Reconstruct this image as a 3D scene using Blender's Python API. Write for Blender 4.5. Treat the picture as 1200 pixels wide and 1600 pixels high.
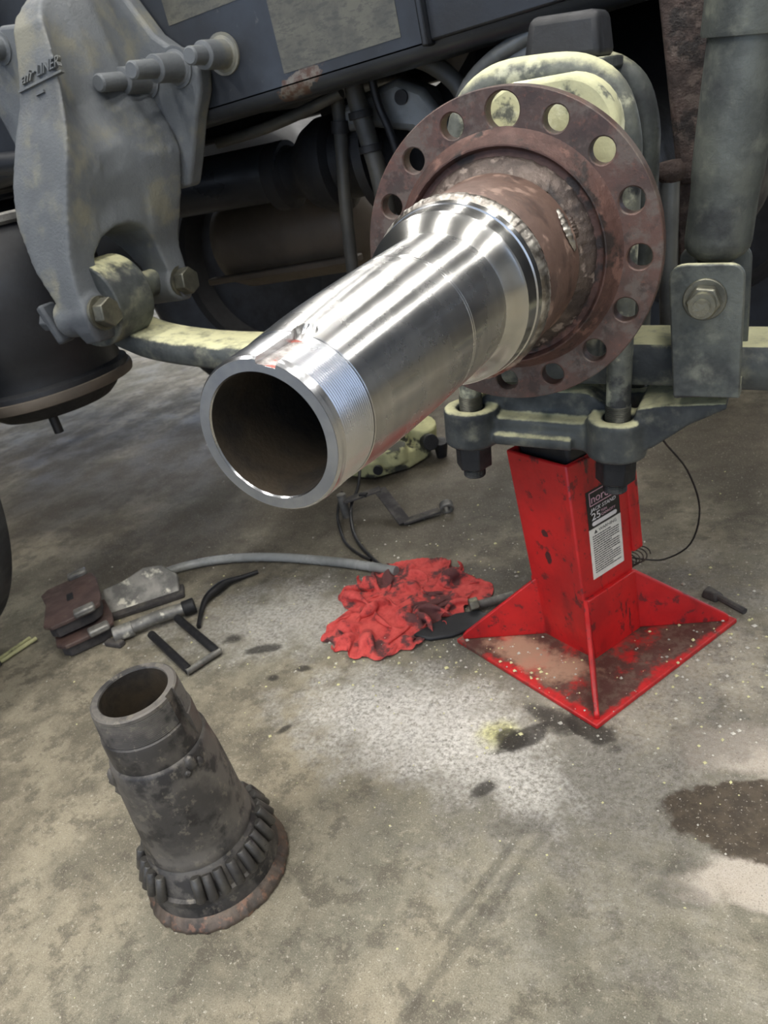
import bpy, bmesh, math, random
from mathutils import Vector, Matrix, Euler, noise

for o in list(bpy.data.objects):
    bpy.data.objects.remove(o, do_unlink=True)
SC = bpy.context.scene
COL = SC.collection
PI = math.pi
R = math.radians

# ---------------------------------------------------------------- camera
cam_d = bpy.data.cameras.new('camera')
cam_d.sensor_fit = 'HORIZONTAL'
cam_d.sensor_width = 36.0
cam_d.lens = 36.0 * 1204.26 / 1200.0
cam_d.clip_start = 0.02
cam_d.clip_end = 100
cam_d.dof.use_dof = True
cam_d.dof.focus_distance = 0.64
cam_d.dof.aperture_fstop = 24.0
cam = bpy.data.objects.new('camera', cam_d)
COL.objects.link(cam)
_R = Vector((0.87460937, 0.43285799, -0.21838591))
_U = Vector((-0.0189888, 0.48067719, 0.876692))
_F = Vector((-0.48445626, 0.76261616, -0.42862423))
cm = Matrix((( _R.x, _U.x, -_F.x), (_R.y, _U.y, -_F.y), (_R.z, _U.z, -_F.z))).to_4x4()
cm.translation = Vector((0.286049, -0.800053, 0.805))
cam.matrix_world = cm
SC.camera = cam

# ---------------------------------------------------------------- world and light
world = bpy.data.worlds.new('sky')
SC.world = world
world.use_nodes = True
bg = world.node_tree.nodes['Background']
bg.inputs['Color'].default_value = (0.60, 0.74, 1.0, 1)
bg.inputs['Strength'].default_value = 1.4
SC.view_settings.view_transform = 'Standard'
SC.view_settings.look = 'None'
SC.view_settings.gamma = 1.0
SC.view_settings.use_curve_mapping = False
SC.view_settings.exposure = 0.22

LAMP_POWER = 46.0


def area_light(name, loc, sx, sy, power, color=(1, 0.97, 0.92)):
    l = bpy.data.lights.new(name, 'AREA')
    l.shape = 'RECTANGLE'
    l.size = sx
    l.size_y = sy
    l.energy = power
    l.color = color
    o = bpy.data.objects.new(name, l)
    COL.objects.link(o)
    o.location = loc
    return o

# ---------------------------------------------------------------- helpers


def lin(c):
    def f(u):
        u /= 255.0
        return u / 12.92 if u <= 0.04045 else ((u + 0.055) / 1.055) ** 2.4
    return tuple(f(u) for u in c) + (1.0,)


class NT:
    def __init__(self, name):
        self.m = bpy.data.materials.new(name)
        self.m.use_nodes = True
        self.t = self.m.node_tree
        self.b = self.t.nodes['Principled BSDF']
        self._pos = None

    def n(self, kind, **kw):
        x = self.t.nodes.new(kind)
        for k, v in kw.items():
            setattr(x, k, v)
        return x

    def put(self, sock, v):
        if hasattr(v, 'bl_idname') or isinstance(v, bpy.types.NodeSocket):
            self.t.links.new(v, sock)
        else:
            if sock.type == 'RGBA' and len(v) == 3:
                v = tuple(v) + (1,)
            sock.default_value = v

    def pos(self):
        if self._pos is None:
            self._pos = self.n('ShaderNodeNewGeometry')
        return self._pos.outputs['Position']

    def normal_z(self):
        self.pos()
        s = self.n('ShaderNodeSeparateXYZ')
        self.put(s.inputs[0], self._pos.outputs['Normal'])
        return s.outputs['Z']

    def obj(self):
        return self.n('ShaderNodeTexCoord').outputs['Object']

    def math(self, op, a, b=0.0, clamp=False):
        x = self.n('ShaderNodeMath', operation=op, use_clamp=clamp)
        self.put(x.inputs[0], a)
        self.put(x.inputs[1], b)
        return x.outputs[0]

    def mix(self, fac, a, b, blend='MIX'):
        x = self.n('ShaderNodeMix', data_type='RGBA', blend_type=blend)
        self.put(x.inputs[0], fac)
        self.put(x.inputs[6], a)
        self.put(x.inputs[7], b)
        return x.outputs[2]

    def noise(self, scale, detail=5, rough=0.6, vec=None, stretch=None, dist=0.0):
        x = self.n('ShaderNodeTexNoise')
        x.inputs['Scale'].default_value = scale
        x.inputs['Detail'].default_value = detail
        x.inputs['Roughness'].default_value = rough
        x.inputs['Distortion'].default_value = dist
        v = vec if vec is not None else self.pos()
        if stretch:
            mp = self.n('ShaderNodeMapping')
            mp.inputs['Scale'].default_value = stretch
            self.put(mp.inputs['Vector'], v)
            v = mp.outputs[0]
        self.put(x.inputs['Vector'], v)
        return x.outputs['Fac']

    def rng(self, v, a, b, lo=0.0, hi=1.0, smooth=True):
        x = self.n('ShaderNodeMapRange', interpolation_type='SMOOTHSTEP' if smooth else 'LINEAR')
        self.put(x.inputs['Value'], v)
        x.inputs['From Min'].default_value = a
        x.inputs['From Max'].default_value = b
        x.inputs['To Min'].default_value = lo
        x.inputs['To Max'].default_value = hi
        return x.outputs[0]

    def blob(self, cx, cy, rx, ry, rot=0, soft=0.3, warp=None, amt=0.4, vec=None):
        mp = self.n('ShaderNodeMapping', vector_type='TEXTURE')
        mp.inputs['Location'].default_value = (cx, cy, 0)
        mp.inputs['Rotation'].default_value = (0, 0, R(rot))
        mp.inputs['Scale'].default_value = (rx, ry, 1000)
        self.put(mp.inputs['Vector'], vec if vec is not None else self.pos())
        l = self.n('ShaderNodeVectorMath', operation='LENGTH')
        self.put(l.inputs[0], mp.outputs[0])
        d = l.outputs['Value']
        if warp is not None:
            w = self.math('MULTIPLY', self.math('SUBTRACT', warp, 0.5), amt * 4)
            d = self.math('ADD', d, w)
        return self.rng(d, 1 + soft, 1 - soft)

    def bump(self, h, strength=0.3, dist=0.002, prev=None):
        x = self.n('ShaderNodeBump')
        x.inputs['Strength'].default_value = strength
        x.inputs['Distance'].default_value = dist
        self.put(x.inputs['Height'], h)
        if prev is not None:
            self.put(x.inputs['Normal'], prev)
        return x.outputs[0]

    def done(self, color=None, rough=None, metal=None, normal=None, **kw):
        if color is not None:
            self.put(self.b.inputs['Base Color'], color)
        if rough is not None:
            self.put(self.b.inputs['Roughness'], rough)
        if metal is not None:
            self.put(self.b.inputs['Metallic'], metal)
        if normal is not None:
            self.put(self.b.inputs['Normal'], normal)
        for k, v in kw.items():
            self.put(self.b.inputs[k.replace('_', ' ')], v)
        return self.m


def simple(name, c1, c2, rough=0.6, metal=0.0, scale=12, bump=0.25, bscale=90, spots=None,
           dust=None, rr=0.15, stretch=None, bdist=0.002):
    """c1/c2 mottled by noise, optional spots (colour, scale, lo, hi), optional dust lying on up-facing faces"""
    t = NT(name)
    n1 = t.noise(scale, stretch=stretch)
    col = t.mix(t.rng(n1, 0.35, 0.65), lin(c1), lin(c2))
    rg = t.rng(n1, 0.3, 0.7, max(0.02, rough - rr), min(1, rough + rr))
    met = metal
    for s in (spots or []):
        ns = t.noise(s[1], detail=6)
        f = t.rng(ns, s[2], s[3])
        col = t.mix(f, col, lin(s[0]))
        if metal:
            met = t.math('MULTIPLY', met, t.math('SUBTRACT', 1.0, f))
    if dust:
        dc, lo, hi, amt = dust
        nz = t.normal_z()
        nd = t.noise(38, detail=6, rough=0.65)
        f = t.rng(t.math('ADD', nz, t.math('MULTIPLY', t.math('SUBTRACT', nd, 0.5), 1.1)), lo, hi, 0, amt)
        col = t.mix(f, col, lin(dc))
        rg = t.math('MAXIMUM', rg, t.math('MULTIPLY', f, 0.9))
        if metal:
            met = t.math('MULTIPLY', met, t.math('SUBTRACT', 1.0, f))
    nb = t.noise(bscale, detail=6, rough=0.65)
    return t.done(col, rg, met, t.bump(nb, bump, bdist))


M4 = {}


def rootmat(o):
    return M4.get(o.name, Matrix.Identity(4))


def props(o, label=None, cat=None, group=None, kind=None):
    if label:
        o['label'] = label
    if cat:
        o['category'] = cat
    if group:
        o['group'] = group
    if kind:
        o['kind'] = kind
    return o


def thing(name, label, cat, loc=(0, 0, 0), rot=(0, 0, 0), group=None):
    o = bpy.data.objects.new(name, None)
    COL.objects.link(o)
    o.empty_display_size = 0.03
    o.location = loc
    o.rotation_euler = rot
    M4[o.name] = Matrix.Translation(Vector(loc)) @ Euler(rot).to_matrix().to_4x4()
    return props(o, label, cat, group)


def frame(axis):
    a = Vector(axis).normalized()
    h = Vector((0, 0, 1)) if abs(a.z) < 0.9 else Vector((1, 0, 0))
    e1 = h.cross(a).normalized()
    return e1, a.cross(e1).normalized(), a


def catmull(pts, k=6):
    P = [Vector(p) for p in pts]
    P = [P[0] * 2 - P[1]] + P + [P[-1] * 2 - P[-2]]
    out = []
    for i in range(1, len(P) - 2):
        a, b, c, d = P[i - 1:i + 3]
        for j in range(k):
            t = j / k
            out.append(0.5 * ((2 * b) + (c - a) * t + (2 * a - 5 * b + 4 * c - d) * t * t + (3 * b - a - 3 * c + d) * t ** 3))
    out.append(P[-2])
    return out


class MB:
    def __init__(self):
        self.v = []
        self.f = []

    def add(self, v, f):
        k = len(self.v)
        self.v += [Vector(p) for p in v]
        self.f += [tuple(i + k for i in q) for q in f]
        return self

    def box(self, lo, hi, mat=None):
        x0, y0, z0 = lo
        x1, y1, z1 = hi
        v = [Vector(p) for p in ((x0, y0, z0), (x1, y0, z0), (x1, y1, z0), (x0, y1, z0), (x0, y0, z1), (x1, y0, z1), (x1, y1, z1), (x0, y1, z1))]
        if mat is not None:
            v = [mat @ p for p in v]
        return self.add(v, [(0, 3, 2, 1), (4, 5, 6, 7), (0, 1, 5, 4), (1, 2, 6, 5), (2, 3, 7, 6), (3, 0, 4, 7)])

    def cyl(self, p0, p1, r0, r1=None, n=24, phase=0.0):
        r1 = r0 if r1 is None else r1
        p0, p1 = Vector(p0), Vector(p1)
        e1, e2, _ = frame(p1 - p0)
        v = []
        for p, r in ((p0, r0), (p1, r1)):
            for i in range(n):
                a = phase + 2 * PI * i / n
                v.append(p + e1 * (r * math.cos(a)) + e2 * (r * math.sin(a)))
        f = [(i, (i + 1) % n, n + (i + 1) % n, n + i) for i in range(n)]
        f += [tuple(range(n - 1, -1, -1)), tuple(range(n, 2 * n))]
        return self.add(v, f)

    def ring(self, p0, p1, ro, ri, n=24):
        p0, p1 = Vector(p0), Vector(p1)
        e1, e2, _ = frame(p1 - p0)
        v = []
        for p, r in ((p0, ro), (p1, ro), (p1, ri), (p0, ri)):
            for i in range(n):
                a = 2 * PI * i / n
                v.append(p + e1 * (r * math.cos(a)) + e2 * (r * math.sin(a)))
        f = []
        for k in range(4):
            for i in range(n):
                a, b = k * n, ((k + 1) % 4) * n
                f.append((a + i, a + (i + 1) % n, b + (i + 1) % n, b + i))
        return self.add(v, f)

    def tube(self, path, r, n=10, sm=5, flat=None):
        P = catmull(path, sm) if sm else [Vector(p) for p in path]
        m = len(P)
        rad = r if callable(r) else (lambda s: r)
        e1, e2, _ = frame(P[1] - P[0])
        v = []
        for i, p in enumerate(P):
            d = (P[min(i + 1, m - 1)] - P[max(i - 1, 0)]).normalized()
            e1 = (e1 - d * e1.dot(d)).normalized()
            e2 = d.cross(e1)
            q = rad(i / (m - 1))
            for j in range(n):
                a = 2 * PI * j / n
                v.append(p + e1 * (q * math.cos(a)) + e2 * (q * math.sin(a)))
        f = [(i * n + j, i * n + (j + 1) % n, (i + 1) * n + (j + 1) % n, (i + 1) * n + j) for i in range(m - 1) for j in range(n)]
        f += [tuple(range(n - 1, -1, -1)), tuple(range((m - 1) * n, m * n))]
        return self.add(v, f)

    def lathe(self, prof, axis='y', n=96, angs=None, fr=None, c=(0, 0, 0), close=False):
        """prof = [(r, t)] along axis; fr(r, t, a) may change r"""
        A = angs or [2 * PI * i / n for i in range(n)]
        n = len(A)
        c = Vector(c)
        v = []
        for r, t in prof:
            for a in A:
                q = fr(r, t, a) if fr else r
                x, y = q * math.cos(a), q * math.sin(a)
                v.append(c + (Vector((x, t, y)) if axis == 'y' else Vector((x, y, t)) if axis == 'z' else Vector((t, x, y))))
        m = len(prof)
        f = []
        for i in range(m - 1 + (1 if close else 0)):
            k = (i + 1) % m
            for j in range(n):
                f.append((i * n + j, i * n + (j + 1) % n, k * n + (j + 1) % n, k * n + j))
        return self.add(v, f)

    def prism(self, out, d0, d1, plane='xy'):
        def mk(p, d):
            return {'xy': (p[0], p[1], d), 'xz': (p[0], d, p[1]), 'yz': (d, p[0], p[1])}[plane]
        n = len(out)
        v = [mk(p, d0) for p in out] + [mk(p, d1) for p in out]
        f = [(i, (i + 1) % n, n + (i + 1) % n, n + i) for i in range(n)]
        f += [tuple(range(n - 1, -1, -1)), tuple(range(n, 2 * n))]
        return self.add(v, f)

    def xf(self, mat):
        self.v = [mat @ p for p in self.v]
        return self

    def build(self, name, material, parent=None, world=False, smooth=38, bevel=None, seg=2, remesh=None, sub=None, normals=True):
        v = self.v
        if world and parent is not None:
            inv = rootmat(parent).inverted()
            v = [inv @ p for p in v]
        me = bpy.data.meshes.new(name)
        me.from_pydata([tuple(p) for p in v], [], self.f)
        if normals:
            bm = bmesh.new()
            bm.from_mesh(me)
            bmesh.ops.recalc_face_normals(bm, faces=bm.faces)
            bm.to_mesh(me)
            bm.free()
        me.materials.append(material)
        if smooth:
            me.shade_smooth()
            me.set_sharp_from_angle(angle=R(smooth))
        o = bpy.data.objects.new(name, me)
        COL.objects.link(o)
        if parent is not None:
            o.parent = parent
            M4[o.name] = rootmat(parent)
        if remesh:
            md = o.modifiers.new('cast', 'REMESH')
            md.mode = 'VOXEL'
            md.voxel_size = remesh[0]
            md.use_smooth_shade = True
            sm = o.modifiers.new('fillet', 'SMOOTH')
            sm.factor = 0.5
            sm.iterations = remesh[1]
        if bevel:
            md = o.modifiers.new('bevel', 'BEVEL')
            md.width = bevel
            md.segments = seg
            md.limit_method = 'ANGLE'
            md.angle_limit = R(40)
        if sub:
            md = o.modifiers.new('sub', 'SUBSURF')
            md.levels = sub
            md.render_levels = sub
        return o


def hexa(mb, p0, p1, r, phase=0.0):
    return mb.cyl(p0, p1, r, n=6, phase=phase)


def arc(cx, cy, r, a0, a1, n=8):
    return [(cx + r * math.cos(R(a0 + (a1 - a0) * i / n)), cy + r * math.sin(R(a0 + (a1 - a0) * i / n))) for i in range(n + 1)]


def fbm(p, oct=4):
    s, a = 0.0, 0.5
    p = Vector(p)
    for _ in range(oct):
        s += a * noise.noise(p)
        p = p * 2.03
        a *= 0.5
    return s

# ---------------------------------------------------------------- materials
DUST = (206, 203, 166)
m_cast = simple('cast_dark_paint', (84, 88, 92), (62, 66, 71), 0.62, 0, 9, 0.5, 210, [((105, 104, 88), 7, 0.6, 0.75)], (DUST, 0.95, 1.5, 0.7))
m_hang = simple('cast_grey_paint', (101, 105, 108), (84, 88, 92), 0.58, 0, 7, 0.55, 240, [((116, 115, 104), 9, 0.50, 0.64), ((74, 78, 83), 5, 0.52, 0.66)], ((170, 168, 142), 0.8, 1.6, 0.6))
m_black = simple('black_chassis_paint', (36, 39, 44), (25, 27, 31), 0.42, 0, 6, 0.2, 160, [((62, 62, 60), 11, 0.62, 0.8)], ((120, 118, 100), 1.0, 1.6, 0.5))
m_grime = simple('greasy_black', (28, 28, 30), (18, 18, 20), 0.6, 0, 14, 0.4, 120, None, ((130, 126, 98), 1.0, 1.7, 0.55))
m_rubber = simple('black_rubber', (33, 35, 39), (23, 24, 27), 0.55, 0, 8, 0.25, 150, None, ((110, 108, 92), 1.1, 1.8, 0.4))
m_dusty = simple('dusty_steel', (98, 102, 97), (66, 70, 69), 0.55, 0.3, 16, 0.45, 130, [((46, 48, 50), 13, 0.52, 0.68), ((124, 126, 114), 24, 0.50, 0.78)], ((208, 206, 170), 0.55, 1.1, 0.9))
m_ubolt = simple('dusty_u_bolt', (120, 122, 112), (80, 84, 82), 0.55, 0.2, 17, 0.45, 150, [((46, 48, 50), 15, 0.53, 0.62), ((184, 184, 160), 26, 0.52, 0.64)], ((214, 212, 170), 0.35, 0.95, 0.9))
m_clamp = simple('dusty_casting', (78, 82, 80), (48, 52, 54), 0.6, 0.1, 14, 0.5, 150, [((120, 120, 106), 21, 0.50, 0.74)], ((218, 215, 172), 0.60, 1.05, 0.95))
m_nut = simple('plated_nut', (128, 126, 112), (88, 88, 80), 0.4, 0.7, 22, 0.3, 160, None, ((216, 213, 170), 0.9, 1.4, 0.7))
m_darknut = simple('black_nut', (36, 38, 42), (22, 24, 27), 0.5, 0.2, 18, 0.3, 120, None, None)
m_rust = simple('rusty_brown', (78, 63, 57), (54, 45, 42), 0.75, 0, 20, 0.8, 95, [((36, 30, 28), 12, 0.52, 0.6), ((90, 78, 71), 44, 0.52, 0.64)], None, bdist=0.006)
m_tan = simple('dusty_tan_metal', (104, 94, 82), (84, 77, 69), 0.6, 0.1, 5, 0.2, 90)
m_grey = simple('grey_cast_alloy', (122, 124, 122), (90, 92, 92), 0.5, 0.3, 10, 0.3, 110, None, ((190, 186, 165), 0.9, 1.5, 0.6))
m_yellow = simple('yellow_dust_coat', (196, 194, 142), (172, 170, 128), 0.85, 0, 16, 0.5, 120, [((66, 66, 56), 14, 0.50, 0.58)])
m_pady = simple('dusted_pad', (208, 206, 164), (176, 176, 144), 0.85, 0, 13, 0.5, 120, [((96, 98, 90), 26, 0.54, 0.62), ((226, 226, 196), 16, 0.54, 0.64)])
m_hose = simple('black_hose', (74, 72, 66), (52, 52, 50), 0.5, 0, 10, 0.2, 120)
m_cable = simple('black_cable', (30, 30, 32), (22, 22, 24), 0.5, 0, 20, 0.1, 100)
m_greyhose = simple('grey_plastic_hose', (150, 152, 150), (108, 110, 108), 0.3, 0, 7, 0.15, 90)


def steel_machined(name, rough, aniso, c1, c2):
    t = NT(name)
    ob = t.obj()
    fine = t.noise(1.0, 3, 0.6, vec=ob, stretch=(6, 2600, 6))
    mid = t.noise(1.0, 3, 0.5, vec=ob, stretch=(14, 60, 14))
    sm = t.noise(20, 5, 0.6)
    col = t.mix(t.rng(mid, 0.3, 0.7), lin(c1), lin(c2))
    col = t.mix(t.rng(sm, 0.52, 0.72, 0, 0.22), col, lin((140, 134, 126)))
    rg = t.rng(sm, 0.35, 0.65, rough - 0.02, rough + 0.04)
    tg = t.n('ShaderNodeTangent', direction_type='RADIAL', axis='Y')
    t.put(t.b.inputs['Tangent'], tg.outputs[0])
    t.b.inputs['Anisotropic'].default_value = aniso
    t.b.inputs['Anisotropic Rotation'].default_value = 0.25
    return t.done(col, rg, 1.0, t.bump(fine, 0.035, 0.0005))


m_steel = steel_machined('turned_steel', 0.265, 0.95, (184, 184, 184), (200, 199, 197))
m_collar = steel_machined('polished_steel', 0.20, 0.6, (186, 185, 182), (198, 197, 194))
m_thread = steel_machined('threaded_steel', 0.24, 0.3, (188, 190, 194), (200, 200, 202))


def steel_face():
    t = NT('faced_steel')
    ob = t.obj()
    n1 = t.noise(30, 4, 0.6)
    col = t.mix(t.rng(n1, 0.35, 0.7), lin((150, 154, 160)), lin((172, 174, 176)))
    return t.done(col, 0.42, 1.0, t.bump(t.noise(300, 4), 0.05, 0.0008))


m_face = steel_face()
m_keyfloor = simple('milled_keyway', (206, 202, 200), (150, 142, 138), 0.5, 0.5, 120, 0.6, 500, [((176, 92, 80), 70, 0.54, 0.60)])
m_bore = simple('bore_brown', (70, 61, 49), (42, 38, 33), 0.7, 0.2, 24, 0.4, 140, [((38, 34, 30), 16, 0.58, 0.7)])


def weld_mat():
    t = NT('weld_metal')
    n1 = t.noise(70, 5)
    col = t.mix(t.rng(n1, 0.35, 0.68), lin((112, 106, 100)), lin((196, 192, 184)))
    return t.done(col, t.rng(n1, 0.3, 0.7, 0.28, 0.5), 0.9, t.bump(t.noise(160, 4), 0.35, 0.002))


m_weld = weld_mat()


def flange_mat():
    t = NT('rusty_flange')
    n1 = t.noise(11, 6, 0.62)
    n2 = t.noise(34, 6, 0.65)
    n3 = t.noise(150, 5, 0.7)
    col = t.mix(t.rng(n1, 0.42, 0.56), lin((97, 74, 67)), lin((80, 65, 60)))
    col = t.mix(t.rng(n2, 0.47, 0.60, 0, 0.75), col, lin((104, 96, 90)))
    col = t.mix(t.rng(t.noise(19, 6, 0.7), 0.52, 0.60, 0, 0.7), col, lin((62, 52, 50)))
    col = t.mix(t.rng(n3, 0.56, 0.68, 0, 0.45), col, lin((124, 84, 70)))
    return t.done(col, t.rng(n2, 0.35, 0.65, 0.42, 0.6), 0.25, t.bump(n3, 0.35, 0.0015))


m_flange = flange_mat()
m_boss = simple('rusty_boss', (96, 70, 63), (72, 53, 49), 0.55, 0.25, 24, 0.7, 130, [((112, 82, 72), 40, 0.54, 0.64), ((42, 34, 32), 30, 0.54, 0.62)])
m_root = simple('shaded_root_weld', (100, 88, 81), (66, 57, 53), 0.42, 0.4, 30, 0.8, 170, [((138, 124, 114), 60, 0.55, 0.66), ((48, 40, 38), 18, 0.52, 0.62)])  # weld darkened in colour to stand for shade in the flange recess
m_axtube = simple('rusty_axle_tube', (116, 94, 84), (100, 80, 72), 0.48, 0.3, 14, 0.35, 110, [((76, 60, 54), 22, 0.52, 0.62), ((140, 116, 104), 36, 0.56, 0.66)])


def red_mat(name, wear=1.0):
    t = NT(name)
    n1 = t.noise(9, 6, 0.65)
    n2 = t.noise(40, 6, 0.7)
    n3 = t.noise(17, 6, 0.65, stretch=(1, 1, 0.35))
    col = t.mix(t.rng(n1, 0.35, 0.7), lin((196, 30, 31)), lin((164, 24, 27)))
    col = t.mix(t.rng(n3, 0.53, 0.66, 0, 0.6 * wear), col, lin((110, 24, 26)))
    col = t.mix(t.rng(n2, 0.575, 0.63, 0, 0.75 * wear), col, lin((74, 34, 34)))
    n4 = t.noise(24, 7, 0.75, stretch=(1, 1, 0.25))
    col = t.mix(t.rng(n4, 0.60, 0.64, 0, 0.85 * wear), col, lin((44, 34, 34)))
    sx_ = t.n('ShaderNodeSeparateXYZ')
    t.put(sx_.inputs[0], t.obj())
    cx_ = t.n('ShaderNodeCombineXYZ')
    t.put(cx_.inputs[0], sx_.outputs['X'])
    t.put(cx_.inputs[1], sx_.outputs['Z'])
    front = t.rng(sx_.outputs['Y'], -0.045, -0.05)
    for bx2, bz2, rx2, rz2 in ((-0.010, 0.218, 0.0075, 0.0065), (-0.010, 0.1755, 0.0065, 0.0125)):
        chip = t.blob(bx2, bz2, rx2, rz2, 0, 0.1, n2, 0.5, vec=cx_.outputs[0])
        col = t.mix(t.math('MULTIPLY', chip, t.math('MULTIPLY', front, 0.92)), col, lin((40, 34, 36)))
    return t.done(col, t.rng(n2, 0.3, 0.7, 0.32, 0.5), 0, t.bump(n2, 0.12, 0.001))


m_red = red_mat('red_enamel')


def base_mat():
    t = NT('red_enamel_dirty')
    n1 = t.noise(11, 7, 0.7)
    n2 = t.noise(60, 6, 0.75)
    n3 = t.noise(16, 6, 0.7)
    col = t.mix(t.rng(n2, 0.4, 0.7), lin((190, 32, 34)), lin((142, 32, 32)))
    ed = t.n('ShaderNodeSeparateXYZ')
    t.put(ed.inputs[0], t.obj())
    d = t.math('MAXIMUM', t.math('ABSOLUTE', ed.outputs['X']), t.math('ABSOLUTE', ed.outputs['Y']))
    inner = t.rng(d, 0.160, 0.140)
    f = t.math('ADD', t.math('MULTIPLY', inner, 0.16), n1)
    col = t.mix(t.rng(f, 0.53, 0.66, 0, 0.92), col, t.mix(t.rng(n2, 0.45, 0.6), lin((58, 53, 47)), lin((90, 82, 71))))
    tanp = t.blob(-0.02, -0.108, 0.085, 0.034, 8, 0.4, n3, 0.9, vec=t.obj())
    col = t.mix(t.math('MULTIPLY', tanp, 0.85), col, lin((168, 136, 114)))
    return t.done(col, 0.55, 0, t.bump(n2, 0.3, 0.0015))


m_redbase = base_mat()
m_label_black = simple('label_black', (26, 26, 28), (22, 22, 24), 0.35, 0, 20, 0.02, 100)
m_print = simple('label_white_print', (226, 222, 222), (214, 210, 210), 0.5, 0, 20, 0.02, 100)
m_print_dark = simple('label_dark_print', (54, 52, 52), (48, 46, 46), 0.5, 0, 20, 0.02, 100)
m_pink = simple('label_pink_print', (214, 176, 188), (204, 160, 172), 0.5, 0, 20, 0.02, 100)


def paper_mat():
    t = NT('label_white_paper')
    n1 = t.noise(60, 5)
    col = t.mix(t.rng(n1, 0.45, 0.75, 0, 0.5), lin((222, 220, 212)), lin((176, 172, 160)))
    return t.done(col, 0.5)


m_paper = paper_mat()


def decal_mat():
    t = NT('worn_decal')
    ob = t.pos()
    n1 = t.noise(22, 6, 0.7)
    lines = t.noise(1.0, 4, 0.7, stretch=(60, 10, 190))
    col = t.mix(t.rng(n1, 0.35, 0.65), lin((94, 92, 81)), lin((74, 73, 66)))
    col = t.mix(t.rng(lines, 0.5, 0.58, 0, 0.6), col, lin((62, 62, 58)))
    return t.done(col, 0.4, 0, t.bump(n1, 0.15, 0.001))


m_decal = decal_mat()


def framerail_mat():
    t = NT('frame_rail_paint')
    n1 = t.noise(8, 6, 0.6)
    n2 = t.noise(55, 6, 0.7)
    col = t.mix(t.rng(n1, 0.35, 0.7), lin((46, 50, 56)), lin((31, 34, 39)))
    col = t.mix(t.rng(n2, 0.62, 0.74, 0, 0.5), col, lin((92, 92, 88)))
    mp = t.n('ShaderNodeMapping', vector_type='TEXTURE')
    mp.inputs['Location'].default_value = (-0.418, 0.36, 0.905)
    mp.inputs['Rotation'].default_value = (0, R(-16), 0)
    mp.inputs['Scale'].default_value = (0.045, 1000, 0.016)
    t.put(mp.inputs['Vector'], t.pos())
    l = t.n('ShaderNodeVectorMath', operation='LENGTH')
    t.put(l.inputs[0], mp.outputs[0])
    d = t.math('ADD', l.outputs['Value'], t.math('MULTIPLY', t.math('SUBTRACT', n2, 0.5), 1.6))
    f = t.rng(d, 1.05, 0.95)
    col = t.mix(f, col, t.mix(t.rng(n2, 0.4, 0.6), lin((78, 54, 42)), lin((112, 106, 98))))
    return t.done(col, t.rng(n1, 0.3, 0.7, 0.3, 0.5), 0, t.bump(n2, 0.12, 0.001))


m_rail = framerail_mat()


def old_mat():
    t = NT('heat_darkened_steel')
    n1 = t.noise(14, 6, 0.65)
    n2 = t.noise(60, 6, 0.7)
    n3 = t.noise(24, 5, 0.6)
    col = t.mix(t.rng(n1, 0.40, 0.60), lin((72, 70, 69)), lin((104, 100, 95)))
    col = t.mix(t.rng(n3, 0.50, 0.60, 0, 0.85), col, lin((46, 45, 46)))
    col = t.mix(t.rng(n2, 0.56, 0.64, 0, 0.5), col, lin((132, 126, 114)))
    return t.done(col, t.rng(n1, 0.3, 0.7, 0.42, 0.6), 0.35, t.bump(n2, 0.4, 0.0015))


m_old = old_mat()
m_oldroll = simple('dirty_roller', (92, 90, 86), (70, 68, 66), 0.4, 0.5, 40, 0.3, 160, [((46, 44, 44), 60, 0.58, 0.7)])


def cutflange_mat():
    t = NT('flame_cut_steel')
    n1 = t.noise(30, 6, 0.65)
    n2 = t.noise(90, 5)
    col = t.mix(t.rng(n1, 0.4, 0.62), lin((104, 92, 82)), lin((74, 68, 63)))
    col = t.mix(t.rng(n2, 0.52, 0.66, 0, 0.6), col, lin((150, 112, 92)))
    return t.done(col, 0.5, 0.4, t.bump(n2, 0.5, 0.002))


m_cut = cutflange_mat()


def rag_mat():
    t = NT('red_rag_cloth')
    n1 = t.noise(13, 6, 0.65)
    n2 = t.noise(45, 6, 0.7)
    wv = t.noise(900, 2)
    col = t.mix(t.rng(n2, 0.3, 0.7), lin((204, 84, 78)), lin((176, 56, 55)))
    col = t.mix(t.rng(n1, 0.50, 0.57, 0, 0.88), col, lin((62, 52, 52)))
    col = t.mix(t.rng(n2, 0.55, 0.64, 0, 0.6), col, lin((92, 48, 48)))
    return t.done(col, 0.9, 0, t.bump(wv, 0.25, 0.001))


m_rag = rag_mat()
m_pad = simple('brake_pad_plate', (92, 72, 66), (72, 58, 54), 0.6, 0, 18, 0.4, 130, [((110, 96, 84), 40, 0.6, 0.72)])
m_friction = simple('friction_block', (70, 66, 64), (50, 48, 48), 0.8, 0, 24, 0.7, 160, None, ((150, 146, 124), 0.9, 1.6, 0.6))
m_bare = simple('dusty_bare_metal', (136, 134, 128), (96, 95, 92), 0.45, 0.4, 26, 0.5, 140, [((196, 192, 176), 30, 0.58, 0.7)], ((206, 204, 180), 0.9, 1.5, 0.6))


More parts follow.
